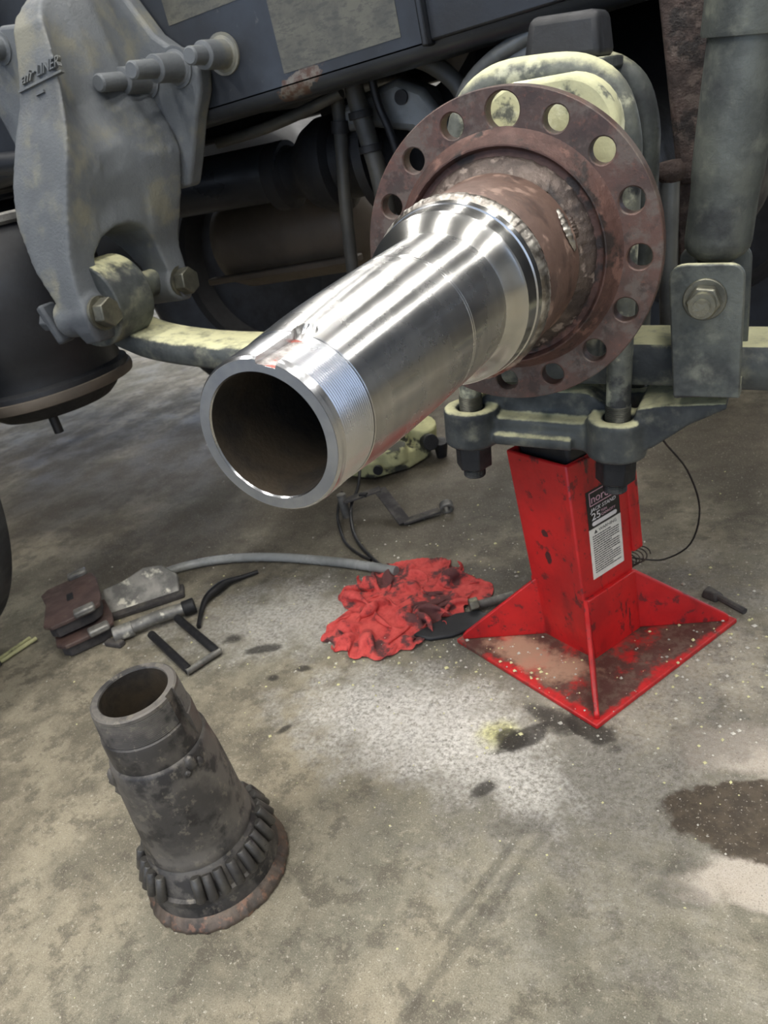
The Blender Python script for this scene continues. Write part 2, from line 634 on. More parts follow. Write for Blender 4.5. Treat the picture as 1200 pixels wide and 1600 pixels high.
def floor_mat():
    t = NT('stained_concrete')
    P = t.pos()
    n_big = t.noise(1.6, 5, 0.6)
    n_mid = t.noise(7, 7, 0.65)
    n_fine = t.noise(48, 7, 0.7)
    n_grain = t.noise(210, 5, 0.7)
    n_w = t.noise(15, 6, 0.65)
    n_clump = t.noise(135, 6, 0.78)
    n_sm = t.noise(20, 7, 0.72)
    col = t.mix(t.rng(n_mid, 0.40, 0.60), lin((160, 153, 134)), lin((118, 113, 99)))
    col = t.mix(t.rng(n_big, 0.44, 0.58, 0, 0.55), col, lin((128, 128, 116)))
    col = t.mix(t.rng(n_sm, 0.50, 0.60, 0, 0.7), col, lin((96, 92, 82)))
    col = t.mix(t.rng(n_fine, 0.52, 0.66, 0, 0.5), col, lin((104, 99, 88)))
    col = t.mix(t.rng(n_fine, 0.46, 0.34, 0, 0.45), col, lin((172, 166, 148)))
    # tyre and oil darkening under the truck
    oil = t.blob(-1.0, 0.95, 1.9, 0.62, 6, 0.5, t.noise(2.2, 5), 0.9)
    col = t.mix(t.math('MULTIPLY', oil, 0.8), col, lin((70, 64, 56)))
    oil2 = t.blob(-0.33, 0.36, 0.52, 0.06, 6, 0.6, n_w, 0.8)
    col = t.mix(t.math('MULTIPLY', oil2, 0.75), col, lin((70, 67, 61)))
    oil4 = t.blob(-0.19, 0.22, 0.14, 0.09, 30, 0.6, n_w, 0.9)
    col = t.mix(t.math('MULTIPLY', oil4, 0.75), col, lin((60, 58, 54)))
    grey = t.blob(-0.02, -0.10, 0.22, 0.10, 10, 0.7, n_w, 0.8)
    col = t.mix(t.math('MULTIPLY', grey, 0.55), col, lin((86, 84, 77)))
    # pale worn patches on the right and the damp stain between them
    pale1 = t.blob(0.235, 0.022, 0.085, 0.050, 12, 0.35, n_w, 0.6)
    col = t.mix(t.math('MULTIPLY', pale1, 0.8), col, lin((190, 180, 167)))
    pale2 = t.blob(0.290, -0.160, 0.125, 0.040, 17, 0.22, n_w, 0.35)
    col = t.mix(t.math('MULTIPLY', pale2, 0.9), col, lin((196, 187, 174)))
    n_g2 = t.noise(560, 3, 0.7)
    col = t.mix(t.rng(n_g2, 0.50, 0.66, 0, 0.5), col, lin((92, 88, 80)))
    col = t.mix(t.rng(n_g2, 0.44, 0.34, 0, 0.4), col, lin((190, 184, 168)))
    # spilled white powder, thick in the middle and thinning out
    pw = t.blob(-0.235, -0.028, 0.18, 0.095, -6, 0.75, n_w, 0.7)
    pw2 = t.blob(-0.075, -0.085, 0.11, 0.045, -30, 0.75, n_w, 0.8)
    pw3 = t.blob(-0.62, 0.19, 0.22, 0.10, 12, 0.8, n_w, 1.0)
    pw4 = t.blob(0.08, 0.08, 0.24, 0.30, 0, 0.7, n_w, 0.9)
    pw = t.math('MAXIMUM', pw, t.math('MULTIPLY', pw2, 0.7))
    pw = t.math('MAXIMUM', pw, t.math('MULTIPLY', pw3, 0.52))
    pw = t.math('MAXIMUM', pw, t.math('MULTIPLY', pw4, 0.22))
    cl = t.rng(t.math('ADD', t.math('MULTIPLY', n_clump, 0.75), t.math('MULTIPLY', n_w, 0.25)), 0.36, 0.60)
    f = t.math('MULTIPLY', pw, t.math('ADD', 0.16, t.math('MULTIPLY', cl, 1.0)), True)
    yl = t.blob(-0.108, -0.022, 0.030, 0.022, 30, 0.7, n_w, 0.8)
    pc = t.mix(yl, lin((238, 237, 232)), lin((232, 232, 176)))
    col = t.mix(f, col, pc)
    # dark drips
    for cx, cy, rx, ry, rot in ((-0.066, -0.018, 0.042, 0.017, 55), (-0.045, 0.025, 0.05, 0.02, -30), (-0.085, -0.030, 0.024, 0.018, 0), (-0.030, -0.170, 0.035, 0.016, 25.5), (-0.037, -0.315, 0.16, 0.009, 73.81), (-0.049, -0.270, 0.09, 0.007, 73.81),
                                (-0.092, -0.125, 0.020, 0.012, 60), (0.02, 0.012, 0.05, 0.02, -32), (0.165, -0.215, 0.032, 0.016, 0),
                                (-0.62, 0.09, 0.03, 0.012, 20), (-0.545, 0.02, 0.014, 0.009, 0), (-0.50, 0.055, 0.014, 0.008, 10),
                                (-0.70, 0.11, 0.025, 0.016, 0), (-0.45, -0.09, 0.014, 0.007, 60), (0.21, 0.06, 0.10, 0.05, 40),
                                (0.16, -0.18, 0.02, 0.012, 30),):
        b = t.blob(cx, cy, rx, ry, rot, 0.35, n_w, 0.75)
        col = t.mix(t.math('MULTIPLY', b, 0.35 if cx > 0.1 or rot % 1 else 0.85), col, lin((54, 52, 49)))
    damp = t.blob(0.278, -0.082, 0.146, 0.066, 8, 0.06, n_w, 0.20)
    col = t.mix(t.math('MULTIPLY', damp, 0.93), col, t.mix(t.rng(n_fine, 0.4, 0.6), lin((66, 58, 49)), lin((86, 77, 65))))
    # scratches of white
    sc1 = t.noise(1.0, 4, 0.7, stretch=(60, 9, 1))
    col = t.mix(t.math('MULTIPLY', t.rng(sc1, 0.68, 0.73), 0.4), col, lin((206, 204, 196)))
    sp = t.rng(n_grain, 0.60, 0.66)
    col = t.mix(t.math('MULTIPLY', sp, 0.6), col, lin((214, 210, 198)))
    sd = t.rng(n_grain, 0.40, 0.34)
    col = t.mix(t.math('MULTIPLY', sd, 0.5), col, lin((84, 80, 74)))
    col = t.mix(1.0, col, (0.84, 0.82, 0.80, 1), 'MULTIPLY')
    rg = t.rng(n_mid, 0.35, 0.65, 0.42, 0.60)
    rg = t.math('MAXIMUM', rg, t.math('MULTIPLY', f, 0.95))
    nb = t.bump(n_grain, 0.25, 0.0015)
    nb = t.bump(t.math('MULTIPLY', f, n_clump), 0.5, 0.004, nb)
    return t.done(col, rg, 0, nb, Specular_IOR_Level=0.22)


m_floor = floor_mat()
m_wall = simple('painted_wall', (150, 150, 146), (136, 136, 132), 0.8, 0, 2, 0.1, 30)
m_ceil = simple('painted_ceiling', (150, 150, 148), (136, 136, 134), 0.85, 0, 2, 0.1, 30)
t_ = NT('lamp_tube')
t_.b.inputs['Emission Color'].default_value = (1, 0.97, 0.93, 1)
t_.b.inputs['Emission Strength'].default_value = 14
m_lamp = t_.done((0.9, 0.9, 0.9, 1), 0.5)
m_white = simple('white_enamel', (226, 226, 222), (214, 214, 210), 0.4, 0, 4, 0.03, 40)
m_tyre = simple('tyre_rubber', (66, 68, 70), (50, 52, 55), 0.75, 0, 12, 0.4, 120)

# ---------------------------------------------------------------- the shop
XL, XR, YF, YB, ZC = -14.0, 7.5, -6.5, 7.5, 4.4
mb = MB().add([(XL, YF, 0), (XR, YF, 0), (XR, YB, 0), (XL, YB, 0)], [(0, 1, 2, 3)])
props(mb.build('floor', m_floor, smooth=None), kind='structure')
mb = MB().box((XL, YF, ZC), (XR, YB, ZC + 0.1))
props(mb.build('ceiling', m_ceil, smooth=None), kind='structure')


def wall_with_doors(name, y, t, doors, h):
    w = MB()
    x = XL
    for a, b in doors:
        w.box((x, y, 0), (a, y + t, ZC))
        w.box((a, y, h), (b, y + t, ZC))
        x = b
    w.box((x, y, 0), (XR, y + t, ZC))
    props(w.build(name, m_wall, smooth=None), kind='structure')


wall_with_doors('wall_back', YB, 0.2, [(-13.2, -10.2), (-9.4, -6.4), (0.6, 3.4), (4.0, 6.9)], 4.0)  # the two right-hand openings are added to brighten the spindle's right flank
wall_with_doors('wall_front', YF - 0.2, 0.2, [(-6.6, -2.4), (-1.6, 2.6), (3.2, 6.9)], 4.2)
props(MB().box((XL - 0.2, YF, 0), (XL, YB, ZC)).build('wall_left', m_wall, smooth=None), kind='structure')
props(MB().box((XR, YF, 0), (XR + 0.2, YB, ZC)).build('wall_right', m_wall, smooth=None), kind='structure')

LAMPS = [(x, y) for y in (-3.6, -0.6, 2.6, 5.6) for x in (-2.5, -0.5, 1.5, 3.5)]
for i, (lx, ly) in enumerate(LAMPS):
    row = ['row by the front bay doors', 'row above the bare axle', 'row above the far wheels', 'row by the back bay doors'][i // 4]
    pos_ = ['leftmost', 'second', 'third', 'rightmost'][i % 4]
    L = thing('ceiling_lamp', 'twin tube ceiling lamp, %s in the %s' % (pos_, row), 'lamp', (lx, ly, ZC - 0.14), group='ceiling lamps')
    MB().box((-0.14, -1.22, 0.05), (0.14, 1.22, 0.1405)).build('housing', m_white, L, bevel=0.01)
    for s in (-0.07, 0.07):
        MB().cyl((s, -1.2, 0.025), (s, 1.2, 0.025), 0.018, n=12).build('tube', m_lamp, L)
    a = area_light('lamp_light', (0, 0, -0.01), 0.24, 2.4, LAMP_POWER)
    a.parent = L

# ---------------------------------------------------------------- the drive axle with its new spindle
AX = thing('drive_axle', 'bare truck axle end with shiny new spindle welded behind a rusty brake flange', 'axle', (0, 0, 0.6657), (0.0091, 0, 0))
KA = R(71.5)          # keyway direction around the axis
KW = 0.0072           # half width of the keyway


def key_angles(n, extra=20):
    A = []
    h = KW / 0.051
    e = 0.0004
    for i in range(extra + 1):
        A.append(KA - h + 2 * h * i / extra)
    A.append(KA + h + e)
    m = n
    for i in range(1, m):
        A.append(KA + h + e + (2 * PI - 2 * h - 2 * e) * i / m)
    A.append(KA - h - e + 2 * PI)
    return A


def key_cut(floor_r, y_end, y_fade):
    h = KW / 0.051 + 0.0002

    def fr(r, t, a):
        if r < floor_r:
            return r
        da = (a - KA + PI) % (2 * PI) - PI
        if abs(da) <= h:
            if t <= y_end:
                return min(r, floor_r / math.cos(da))
            k = (t - y_end) / (y_fade - y_end)
            u = (da / h) ** 2 + k * k
            if u < 1:
                w = max(0.0, 1 - k) ** 0.7 * min(1.0, (1 - u) * 6)
                return min(r, r + (floor_r - r) * w)
        return r
    return fr


Y0, Y1 = -0.4566, -0.4155
prof = [(0.0407, Y0 + 0.0012), (0.0415, Y0), (0.0488, Y0), (0.0502, Y0 + 0.002), (0.0505, Y0 + 0.0055)]
p_ = 0.0021
y = Y0 + 0.0055
k = 0
while y < Y1 - 0.0012:
    ro = 0.0506 + (0.0521 - 0.0506) * (y - Y0) / (Y1 - Y0)
    prof += [(ro, y + 0.0006), (ro, y + 0.0010), (ro - 0.0009, y + 0.0016), (ro - 0.0009, y + 0.0020)]
    y += p_
prof += [(0.0522, Y1 - 0.0004)]
MB().lathe(prof, 'y', angs=key_angles(150), fr=key_cut(0.0458, -0.40, -0.396)).build('threaded_end', m_thread, AX, smooth=30)
prof = [(0.0522, Y1 - 0.0004), (0.0528, Y1)] + [(0.0528 + 0.0022 * i / 24, Y1 + 0.022 * i / 24) for i in range(1, 25)] + [ (0.0562, -0.380), (0.0578, -0.355), (0.0592, -0.325),
        (0.0602, -0.30), (0.0612, -0.2645), (0.0606, -0.2636), (0.0606, -0.2626), (0.0612, -0.2618), (0.0613, -0.2604), (0.0608, -0.2598), (0.0614, -0.2590),
        (0.0622, -0.23), (0.0630, -0.196), (0.0630, -0.1895), (0.0618, -0.1888), (0.0618, -0.187)]
MB().lathe(prof, 'y', angs=key_angles(150), fr=key_cut(0.0458, Y1 + 0.002, -0.4035)).build('bearing_seat', m_steel, AX, smooth=30)
prof = [(0.0612, -0.1875), (0.0622, -0.1868), (0.0640, -0.1850), (0.0664, -0.1822), (0.0694, -0.1785), (0.0722, -0.1755), (0.0752, -0.1730), (0.0757, -0.1727), (0.0768, -0.1716), (0.0770, -0.1708),
        (0.0782, -0.1600), (0.0790, -0.1560), (0.0780, -0.1553), (0.0780, -0.1543), (0.0800, -0.1536), (0.0814, -0.1475), (0.08, -0.144)]
MB().lathe(prof, 'y', n=160).build('shoulder_collar', m_collar, AX, smooth=30)
MB().lathe([(0.0407, Y0 + 0.0012), (0.0402, -0.44), (0.0402, -0.12), (0.0, -0.12)], 'y', n=96).build('bore', m_bore, AX)
MB().lathe([(0.04152, Y0 - 0.0002), (0.0485, Y0 - 0.0002)], 'y', angs=key_angles(150), fr=key_cut(0.0458, 0, 0.1)).build('end_face', m_face, AX)

ks = MB()
KV = []
for t in [Y0 + 0.0006 + 0.0425 * q / 6 for q in range(7)]:
    for u in (-1, -0.5, 0, 0.5, 1):
        rr = 0.0459 / math.cos(u * KW / 0.051)
        aa = KA + u * KW / 0.051 * 1.10
        KV.append((rr * math.cos(aa), t, rr * math.sin(aa)))
ks.add(KV, [(q * 5 + w, q * 5 + w + 1, q * 5 + w + 6, q * 5 + w + 5) for q in range(6) for w in range(4)])
ks.build('keyway_floor', m_keyfloor, AX)

# weld bead around the joint, laid in overlapping dimes
random.seed(4)


def bead(r, t, a):
    e = max(0.0, min(1.0, (r - 0.0808) / 0.004))
    ph = a * 78 + 3.0 * noise.noise(Vector((math.cos(a) * 5, math.sin(a) * 5, 0.5))) + 55 * abs(t + 0.135)
    k = (ph / (2 * PI)) % 1.0
    return r + e * (0.0007 * (1 - k) + 0.0016 * fbm((math.cos(a) * 11, math.sin(a) * 11, t * 60), 3))


prof = [(0.0808 + 0.0, -0.1475)] + [(0.0812 + 0.0036 * math.sin(PI * i / 12) ** 0.7, -0.1478 + 0.0225 * i / 12) for i in range(13)] + [(0.0815, -0.1245)]
MB().lathe(prof, 'y', n=480, fr=bead).build('weld_bead', m_weld, AX, smooth=60)


def lumpy(r, t, a):
    return r + 0.0009 * fbm((math.cos(a) * 4, math.sin(a) * 4, t * 26))


prof = [(0.0822, -0.124), (0.0836, -0.118), (0.0838, -0.100), (0.0836, -0.08), (0.0840, -0.06), (0.0845, -0.045), (0.0858, -0.034)]
MB().lathe(prof, 'y', n=160, fr=lumpy).build('axle_tube', m_axtube, AX)


def rough_ring(r, t, a):
    return r + 0.0030 * fbm((math.cos(a) * 16, math.sin(a) * 22, t * 150), 3)


prof = [(0.0840, -0.030)] + [(0.0850 + 0.0123 * (i / 7) - 0.0010 * math.sin(PI * i / 7), -0.028 + 0.012 * (i / 7) ** 1.25) for i in range(8)] + [(0.0985, -0.014)]
MB().lathe(prof, 'y', n=240, fr=rough_ring).build('root_weld', m_root, AX, smooth=60)
prof = [(0.096, -0.014), (0.1025, -0.0105), (0.1045, -0.0112), (0.1062, -0.0168), (0.1078, -0.0186), (0.1092, -0.0184), (0.1102, -0.0160), (0.1128, -0.0125), (0.1165, -0.0068), (0.1192, -0.0022), (0.1212, -0.0005), (0.123, 0.001)]
MB().lathe(prof, 'y', n=200, fr=lambda r, t, a: r + (0.0005 * fbm((math.cos(a) * 30, math.sin(a) * 30, t * 300), 3))).build('pilot_ring', m_boss, AX, smooth=50)

# brake flange: sixteen sectors, each with its own bolt hole cut through
FR_I, FR_O, FT, RB, NH = 0.1185, 0.1572, 0.017, 0.1366, 16
A0 = R(149.38)
mbf = MB()
sec = PI / NH
K = 8
for hidx in range(NH):
    ac = A0 - hidx * 2 * PI / NH
    rh = 0.0172 if hidx == 3 else 0.0122
    rect = []
    for i in range(K):
        rect.append((-sec + 2 * sec * i / K, FR_I))
    for i in range(K):
        rect.append((sec, FR_I + (FR_O - FR_I) * i / K))
    for i in range(K):
        rect.append((sec - 2 * sec * i / K, FR_O))
    for i in range(K):
        rect.append((-sec, FR_O - (FR_O - FR_I) * i / K))
    n = len(rect)
    ring_o = [Vector((r * math.cos(ac + a), 0, r * math.sin(ac + a))) for a, r in rect]
    cen = Vector((RB * math.cos(ac), 0, RB * math.sin(ac)))
    ring_h = []
    for q in ring_o:
        d = (q - cen).normalized()
        ring_h.append(cen + d * rh)
    ring_c = [cen + (q - cen).normalized() * (rh + 0.0012) for q in ring_o]
    V = []
    V += ring_o                                            # front outer 0
    V += [q for q in ring_c]                               # front chamfer 1
    V += [q + Vector((0, 0.0012, 0)) for q in ring_h]      # hole front 2
    V += [q + Vector((0, FT, 0)) for q in ring_h]          # hole back 3
    V += [q + Vector((0, FT, 0)) for q in ring_o]          # back outer 4
    Fc = []
    for lay in range(4):
        for i in range(n):
            Fc.append((lay * n + i, lay * n + (i + 1) % n, (lay + 1) * n + (i + 1) % n, (lay + 1) * n + i))
    mbf.add(V, Fc)
mbf.lathe([(FR_O - 0.0002, 0.0), (FR_O + 0.0010, 0.0010), (FR_O + 0.0012, FT - 0.001), (FR_O, FT)], 'y', n=192)
fl = mbf.build('brake_flange', m_flange, AX, smooth=30)
# tack welds on the tube
for a0, a1, ya, yb, ym, wd in ((31, 2, -0.043, -0.042, -0.050, 0.0075), (24, 8, -0.026, -0.026, -0.029, 0.0065)):
    t = MB()
    V = []
    nu, nv = 44, 13
    for i in range(nu + 1):
        u = i / nu
        yc = ya * (1 - u) + yb * u + (ym - (ya + yb) / 2) * math.sin(PI * u)
        a = R(a0 + (a1 - a0) * u)
        hw = wd * (0.35 + 0.65 * math.sin(PI * min(1, max(0, u * 1.1))) ** 0.5) * (1 + 0.12 * math.sin(u * 44))
        for j in range(nv):
            v = -1 + 2 * j / (nv - 1)
            k = ((u * 6.5 + 0.35 * v * v) % 1.0)
            h = (1 - v * v) * (0.0030 + 0.0011 * (1 - k)) * math.sin(PI * min(1, max(0, u))) ** 0.4
            rr = 0.0856 + h - 0.0006
            V.append((rr * math.cos(a), yc + v * hw, rr * math.sin(a)))
    t.add(V, [(i * nv + j, i * nv + j + 1, (i + 1) * nv + j + 1, (i + 1) * nv + j) for i in range(nu) for j in range(nv - 1)])
    t.build('tack_weld', m_weld if wd > 0.007 else m_root, AX, smooth=60)
# the housing behind the flange
MB().lathe([(0.088, FT - 0.002), (0.088, 0.05), (0.080, 0.07), (0.080, 0.10)], 'y', n=64).build('housing_neck', m_dusty, AX)
MB().lathe([(0.09, 0.28), (0.095, 0.34), (0.10, 0.45), (0.14, 0.56), (0.21, 0.66), (0.235, 0.76), (0.21, 0.86), (0.14, 0.96), (0.10, 1.08), (0.095, 1.40), (0.0, 1.41)], 'y', n=48).build('differential_housing', m_grime, AX)

# ---------------------------------------------------------------- axle seat, U-bolts, clamp plate (tilted with the pinion)
TILT = R(7)
SEATM = Matrix.Translation((0, 0, 0.667)) @ Matrix.Rotation(TILT, 4, 'Y')
o2 = [(-0.082, -0.11), (-0.082, 0.075)] + arc(-0.022, 0.095, 0.06, 180, 100, 6) + arc(0.022, 0.095, 0.06, 80, 0, 6) + [(0.082, 0.075), (0.082, -0.11)]
MB().prism([(x * 0.90, z * 0.93) for x, z in o2], 0.098, 0.30, 'xz').xf(SEATM).build('axle_seat', m_dusty, AX, world=True, bevel=0.004)
o3 = [(-0.040, 0.02)] + arc(-0.002, 0.112, 0.045, 175, 95, 6) + arc(0.045, 0.105, 0.055, 85, 5, 8) + [(0.098, 0.05), (0.095, 0.02)]
MB().prism(o3, 0.062, 0.104, 'xz').xf(SEATM).build('seat_pad', m_pady, AX, world=True, bevel=0.006)
MB().box((-0.078, 0.09, -0.15), (0.078, 0.29, -0.09)).xf(SEATM).build('lower_seat', m_clamp, AX, world=True, bevel=0.006)

for i, yu in enumerate((0.130, 0.252)):
    lab = ['thick dusty U-bolt clamped over the axle seat, nearest the brake flange', 'darker thick U-bolt farther inboard behind the first one'][i]
    U = thing('u_bolt', lab, 'u-bolt', (0, yu, 0.667), (0, TILT, 0), 'axle U-bolts')
    pts = [(-0.0985, 0, -0.333), (-0.0985, 0, -0.2), (-0.0985, 0, -0.06), (-0.0985, 0, 0.05), (-0.096, 0, 0.095), (-0.080, 0, 0.135), (-0.046, 0, 0.157), (0, 0, 0.161),
           (0.046, 0, 0.157), (0.080, 0, 0.135), (0.096, 0, 0.095), (0.0985, 0, 0.05), (0.0985, 0, -0.06), (0.0985, 0, -0.2), (0.0985, 0, -0.333)]
    MB().tube(pts, lambda s: 0.0150 + 0.0035 * math.exp(-((s - 0.5) / 0.17) ** 4), n=18, sm=5).build('rod', m_ubolt if i == 0 else m_dusty, U)
    for sx in (-1, 1):
        x = sx * 0.0985
        nut = hexa(MB(), (x, 0, -0.283), (x, 0, -0.318), 0.026, 0.4).build('nut', m_darknut, U, bevel=0.002)
        MB().ring((x, 0, -0.279), (x, 0, -0.284), 0.030, 0.0155, 28).build('washer', m_darknut, U)
        th = MB()
        pr_ = []
        z = -0.318
        while z > -0.334:
            pr_ += [(0.0158, z), (0.0148, z - 0.0012)]
            z -= 0.0024
        th.lathe(pr_, 'z', n=20, c=(x, 0, 0)).build('thread', m_darknut, U)
        pr_ = []
        z = -0.232
        while z < -0.212:
            pr_ += [(0.0160, z), (0.0150, z + 0.0012)]
            z += 0.0024
        MB().lathe(pr_, 'z', n=24, c=(x, 0, 0)).build('upper_thread', m_nut, U)

CL = thing('axle_clamp_plate', 'cast clamp plate with yellow dusty lobes under the axle, resting on the jack stand', 'clamp plate', (0, 0.13, 0.667), (0, TILT, 0))
c = MB()
for sx in (-1, 1):
    for yy in (0.0, 0.122):
        c.ring((sx * 0.0985, yy, -0.280), (sx * 0.0985, yy, -0.228), 0.038, 0.0185, 40)
c.box((-0.075, -0.012, -0.276), (0.068, 0.134, -0.238))
c.prism([(-0.11, -0.276), (-0.055, -0.262), (-0.02, -0.262), (0.09, -0.262), (0.09, -0.226), (0.055, -0.206), (-0.062, -0.206), (-0.11, -0.232)], 0.016, 0.106, 'xz')
c.prism([(0.115, -0.277), (0.145, -0.262), (0.185, -0.228), (0.224, -0.205), (0.224, -0.197), (0.15, -0.206), (0.122, -0.212)], -0.014, 0.09, 'xz')
c.box((-0.06, -0.024, -0.272), (0.045, 0.02, -0.258))
c.build('casting', m_clamp, CL, remesh=(0.0032, 5))

BS = thing('bump_stop', 'black rubber bump stop standing on the axle seat under the frame', 'bump stop', (0.040, 0.19, 0.832), (0, TILT, 0))
b = MB()
b.add([(-0.044, -0.036, 0), (0.044, -0.036, 0), (0.044, 0.036, 0), (-0.044, 0.036, 0), (-0.038, -0.030, 0.046), (0.038, -0.030, 0.046), (0.038, 0.030, 0.046), (-0.038, 0.030, 0.046)],
      [(0, 3, 2, 1), (4, 5, 6, 7), (0, 1, 5, 4), (1, 2, 6, 5), (2, 3, 7, 6), (3, 0, 4, 7)])
b.build('block', m_rubber, BS, bevel=0.009, seg=3)
MB().box((-0.05, -0.05, -0.012), (0.05, 0.05, 0.001)).build('foot_plate', m_dusty, BS, bevel=0.003)

# ---------------------------------------------------------------- suspension arm from the hanger to the far right
ARM = thing('suspension_arm', 'long flat spring arm with yellow dust on top running from the hanger under the axle', 'spring arm', (-0.748, 0.19, 0.60))
path = [(-0.760, 0.604), (-0.70, 0.578), (-0.60, 0.556), (-0.47, 0.538), (-0.30, 0.520), (-0.12, 0.505), (0.10, 0.487), (0.24, 0.471), (0.40, 0.458), (0.62, 0.45)]
P = catmull([(x, 0, z) for x, z in path], 5)
am = MB()
V, Fc = [], []
nn = len(P)
for i, p in enumerate(P):
    th = 0.019 + 0.007 * min(1, max(0, (p.x + 0.6) / 0.6))
    pr8 = [(-0.046, -th * 0.7), (-0.040, -th), (0.040, -th), (0.046, -th * 0.7), (0.046, th * 0.7), (0.040, th), (-0.040, th), (-0.046, th * 0.7)]
    V += [(p.x, 0.19 + a, p.z + q) for a, q in pr8]
for i in range(nn - 1):
    for j in range(8):
        Fc.append((i * 8 + j, i * 8 + (j + 1) % 8, (i + 1) * 8 + (j + 1) % 8, (i + 1) * 8 + j))
Fc += [tuple(range(7, -1, -1)), tuple(range((nn - 1) * 8, nn * 8))]
am.add(V, Fc)
am.build('leaf', m_clamp, ARM, world=True, smooth=50)
MB().ring((-0.748, 0.108, 0.665), (-0.748, 0.190, 0.665), 0.0675, 0.030, 48).build('eye', m_clamp, ARM, world=True, bevel=0.003)
MB().ring((-0.748, 0.110, 0.665), (-0.748, 0.192, 0.665), 0.058, 0.024, 48).build('bushing', m_dusty, ARM, world=True, bevel=0.002)
MB().cyl((-0.748, 0.07, 0.665), (-0.748, 0.30, 0.665), 0.023, n=24).build('bar_pin', m_dusty, ARM, world=True)

# ---------------------------------------------------------------- frame rail
FRM = thing('frame_rail', 'long black truck frame rail crossing the top of the picture', 'frame rail', (0, 0.37, 0.885))
out = [(0.37, 1.16), (0.37, 0.905)] + arc(0.392, 0.907, 0.022, 180, 270, 6) + [(0.455, 0.885), (0.455, 0.893), (0.395, 0.893)] + arc(0.394, 0.908, 0.015, 270, 180, 5) + [(0.379, 1.137), (0.455, 1.137), (0.455, 1.16)]
MB().prism(out, -3.8, 1.1, 'yz').build('channel', m_rail, FRM, world=True, smooth=30)
MB().box((-0.44, 0.3692, 0.922), (-0.236, 0.3702, 1.04)).xf(Matrix.Identity(4)).build('worn_plate', m_decal, FRM, world=True)
MB().box((-0.630, 0.3692, 1.034), (-0.468, 0.3702, 1.13)).build('worn_plate', m_decal, FRM, world=True)
MB().box((-0.196, 0.342, 0.900), (-0.186, 0.371, 1.10)).build('web_tab', m_black, FRM, world=True, bevel=0.003)
MB().box((-0.188, 0.356, 0.905), (0.25, 0.3705, 1.10)).build('web_doubler', m_black, FRM, world=True, bevel=0.003)


def collar_bolt(parent, x, y0, z, ln=0.108, s=1.0):
    o = MB().lathe([(0.0, -ln - 0.0), (0.0105, -ln), (0.013, -ln + 0.003), (0.0135, -ln * 0.55), (0.0135, 0)], 'y', n=24).xf(Matrix.Translation((x, y0, z)) @ Matrix.Scale(s, 4)).build('pin', m_hang, parent, world=True)
    MB().lathe([(0.0135, -0.057), (0.020, -0.055), (0.0208, -0.02), (0.0215, -0.006), (0.026, -0.004), (0.026, 0.0)], 'y', n=28).xf(Matrix.Translation((x, y0, z)) @ Matrix.Scale(s, 4)).build('collar', m_hang, o, world=True, bevel=0.001)
    MB().cyl((x, y0 - 0.004, z), (x, y0 + 0.002, z), 0.030 * s, n=28).build('washer', m_hang, o, world=True)
    return o


collar_bolt(FRM, -0.541, 0.370, 0.973, 0.088)

# ---------------------------------------------------------------- hanger bracket
HG = thing('hanger_bracket', 'big grey cast suspension hanger with raised lettering bolted to the frame rail', 'hanger', (-0.71, 0.19, 0.62))
front = [(0.25, 1.115, -0.790, -0.655), (0.205, 1.090, -0.775, -0.648), (0.175, 1.060, -0.764, -0.644), (0.160, 1.015, -0.764, -0.646), (0.147, 0.965, -0.776, -0.658), (0.13, 0.925, -0.792, -0.671), (0.105, 0.86, -0.811, -0.684), (0.09, 0.81, -0.815, -0.696),
         (0.075, 0.735, -0.800, -0.716), (0.065, 0.676, -0.768, -0.714), (0.062, 0.635, -0.745, -0.712)]
back = {1.115: -0.66, 1.0: -0.640, 0.96: -0.63, 0.885: -0.640, 0.795: -0.668, 0.718: -0.704, 0.66: -0.700, 0.61: -0.700}


def itp(d, z):
    ks = sorted(d)
    if z <= ks[0]:
        return d[ks[0]]
    for a, b in zip(ks, ks[1:]):
        if z <= b:
            return d[a] + (d[b] - d[a]) * (z - a) / (b - a)
    return d[ks[-1]]


fl_l = {z: xl for _, z, xl, _ in front}
fl_r = {z: xr for _, z, _, xr in front}
outl = [(y, z) for y, z, _, _ in front] + [(0.072, 0.612), (0.112, 0.612), (0.122, 0.635), (0.124, 0.67), (0.122, 0.705), (0.130, 0.738), (0.15, 0.760), (0.18, 0.771), (0.21, 0.770), (0.24, 0.757),
        (0.260, 0.73), (0.268, 0.69), (0.270, 0.645), (0.277, 0.624), (0.303, 0.622), (0.312, 0.64), (0.315, 0.70), (0.324, 0.795), (0.334, 0.885), (0.345, 0.96), (0.352, 1.0), (0.352, 1.115)]


def hx(y, z, right):
    if not right:
        return itp(fl_l, z) if y < 0.2 else itp(fl_l, z) + 0.01
    k = min(1, max(0, (y - 0.12) / 0.2))
    # the flank is hollowed between the front face and the frame flange
    up = min(1, max(0, (z - 0.86) / 0.09))
    hol = (0.012 + 0.05 * up) * math.sin(PI * min(1, k * 1.15)) ** 1.2 if z > 0.78 else 0.0
    hol += 0.05 * up * min(1, max(0, (y - 0.24) / 0.06)) * (1 - up * 0.0)
    return itp(fl_r, z) * (1 - k) + itp(back, z) * k - hol


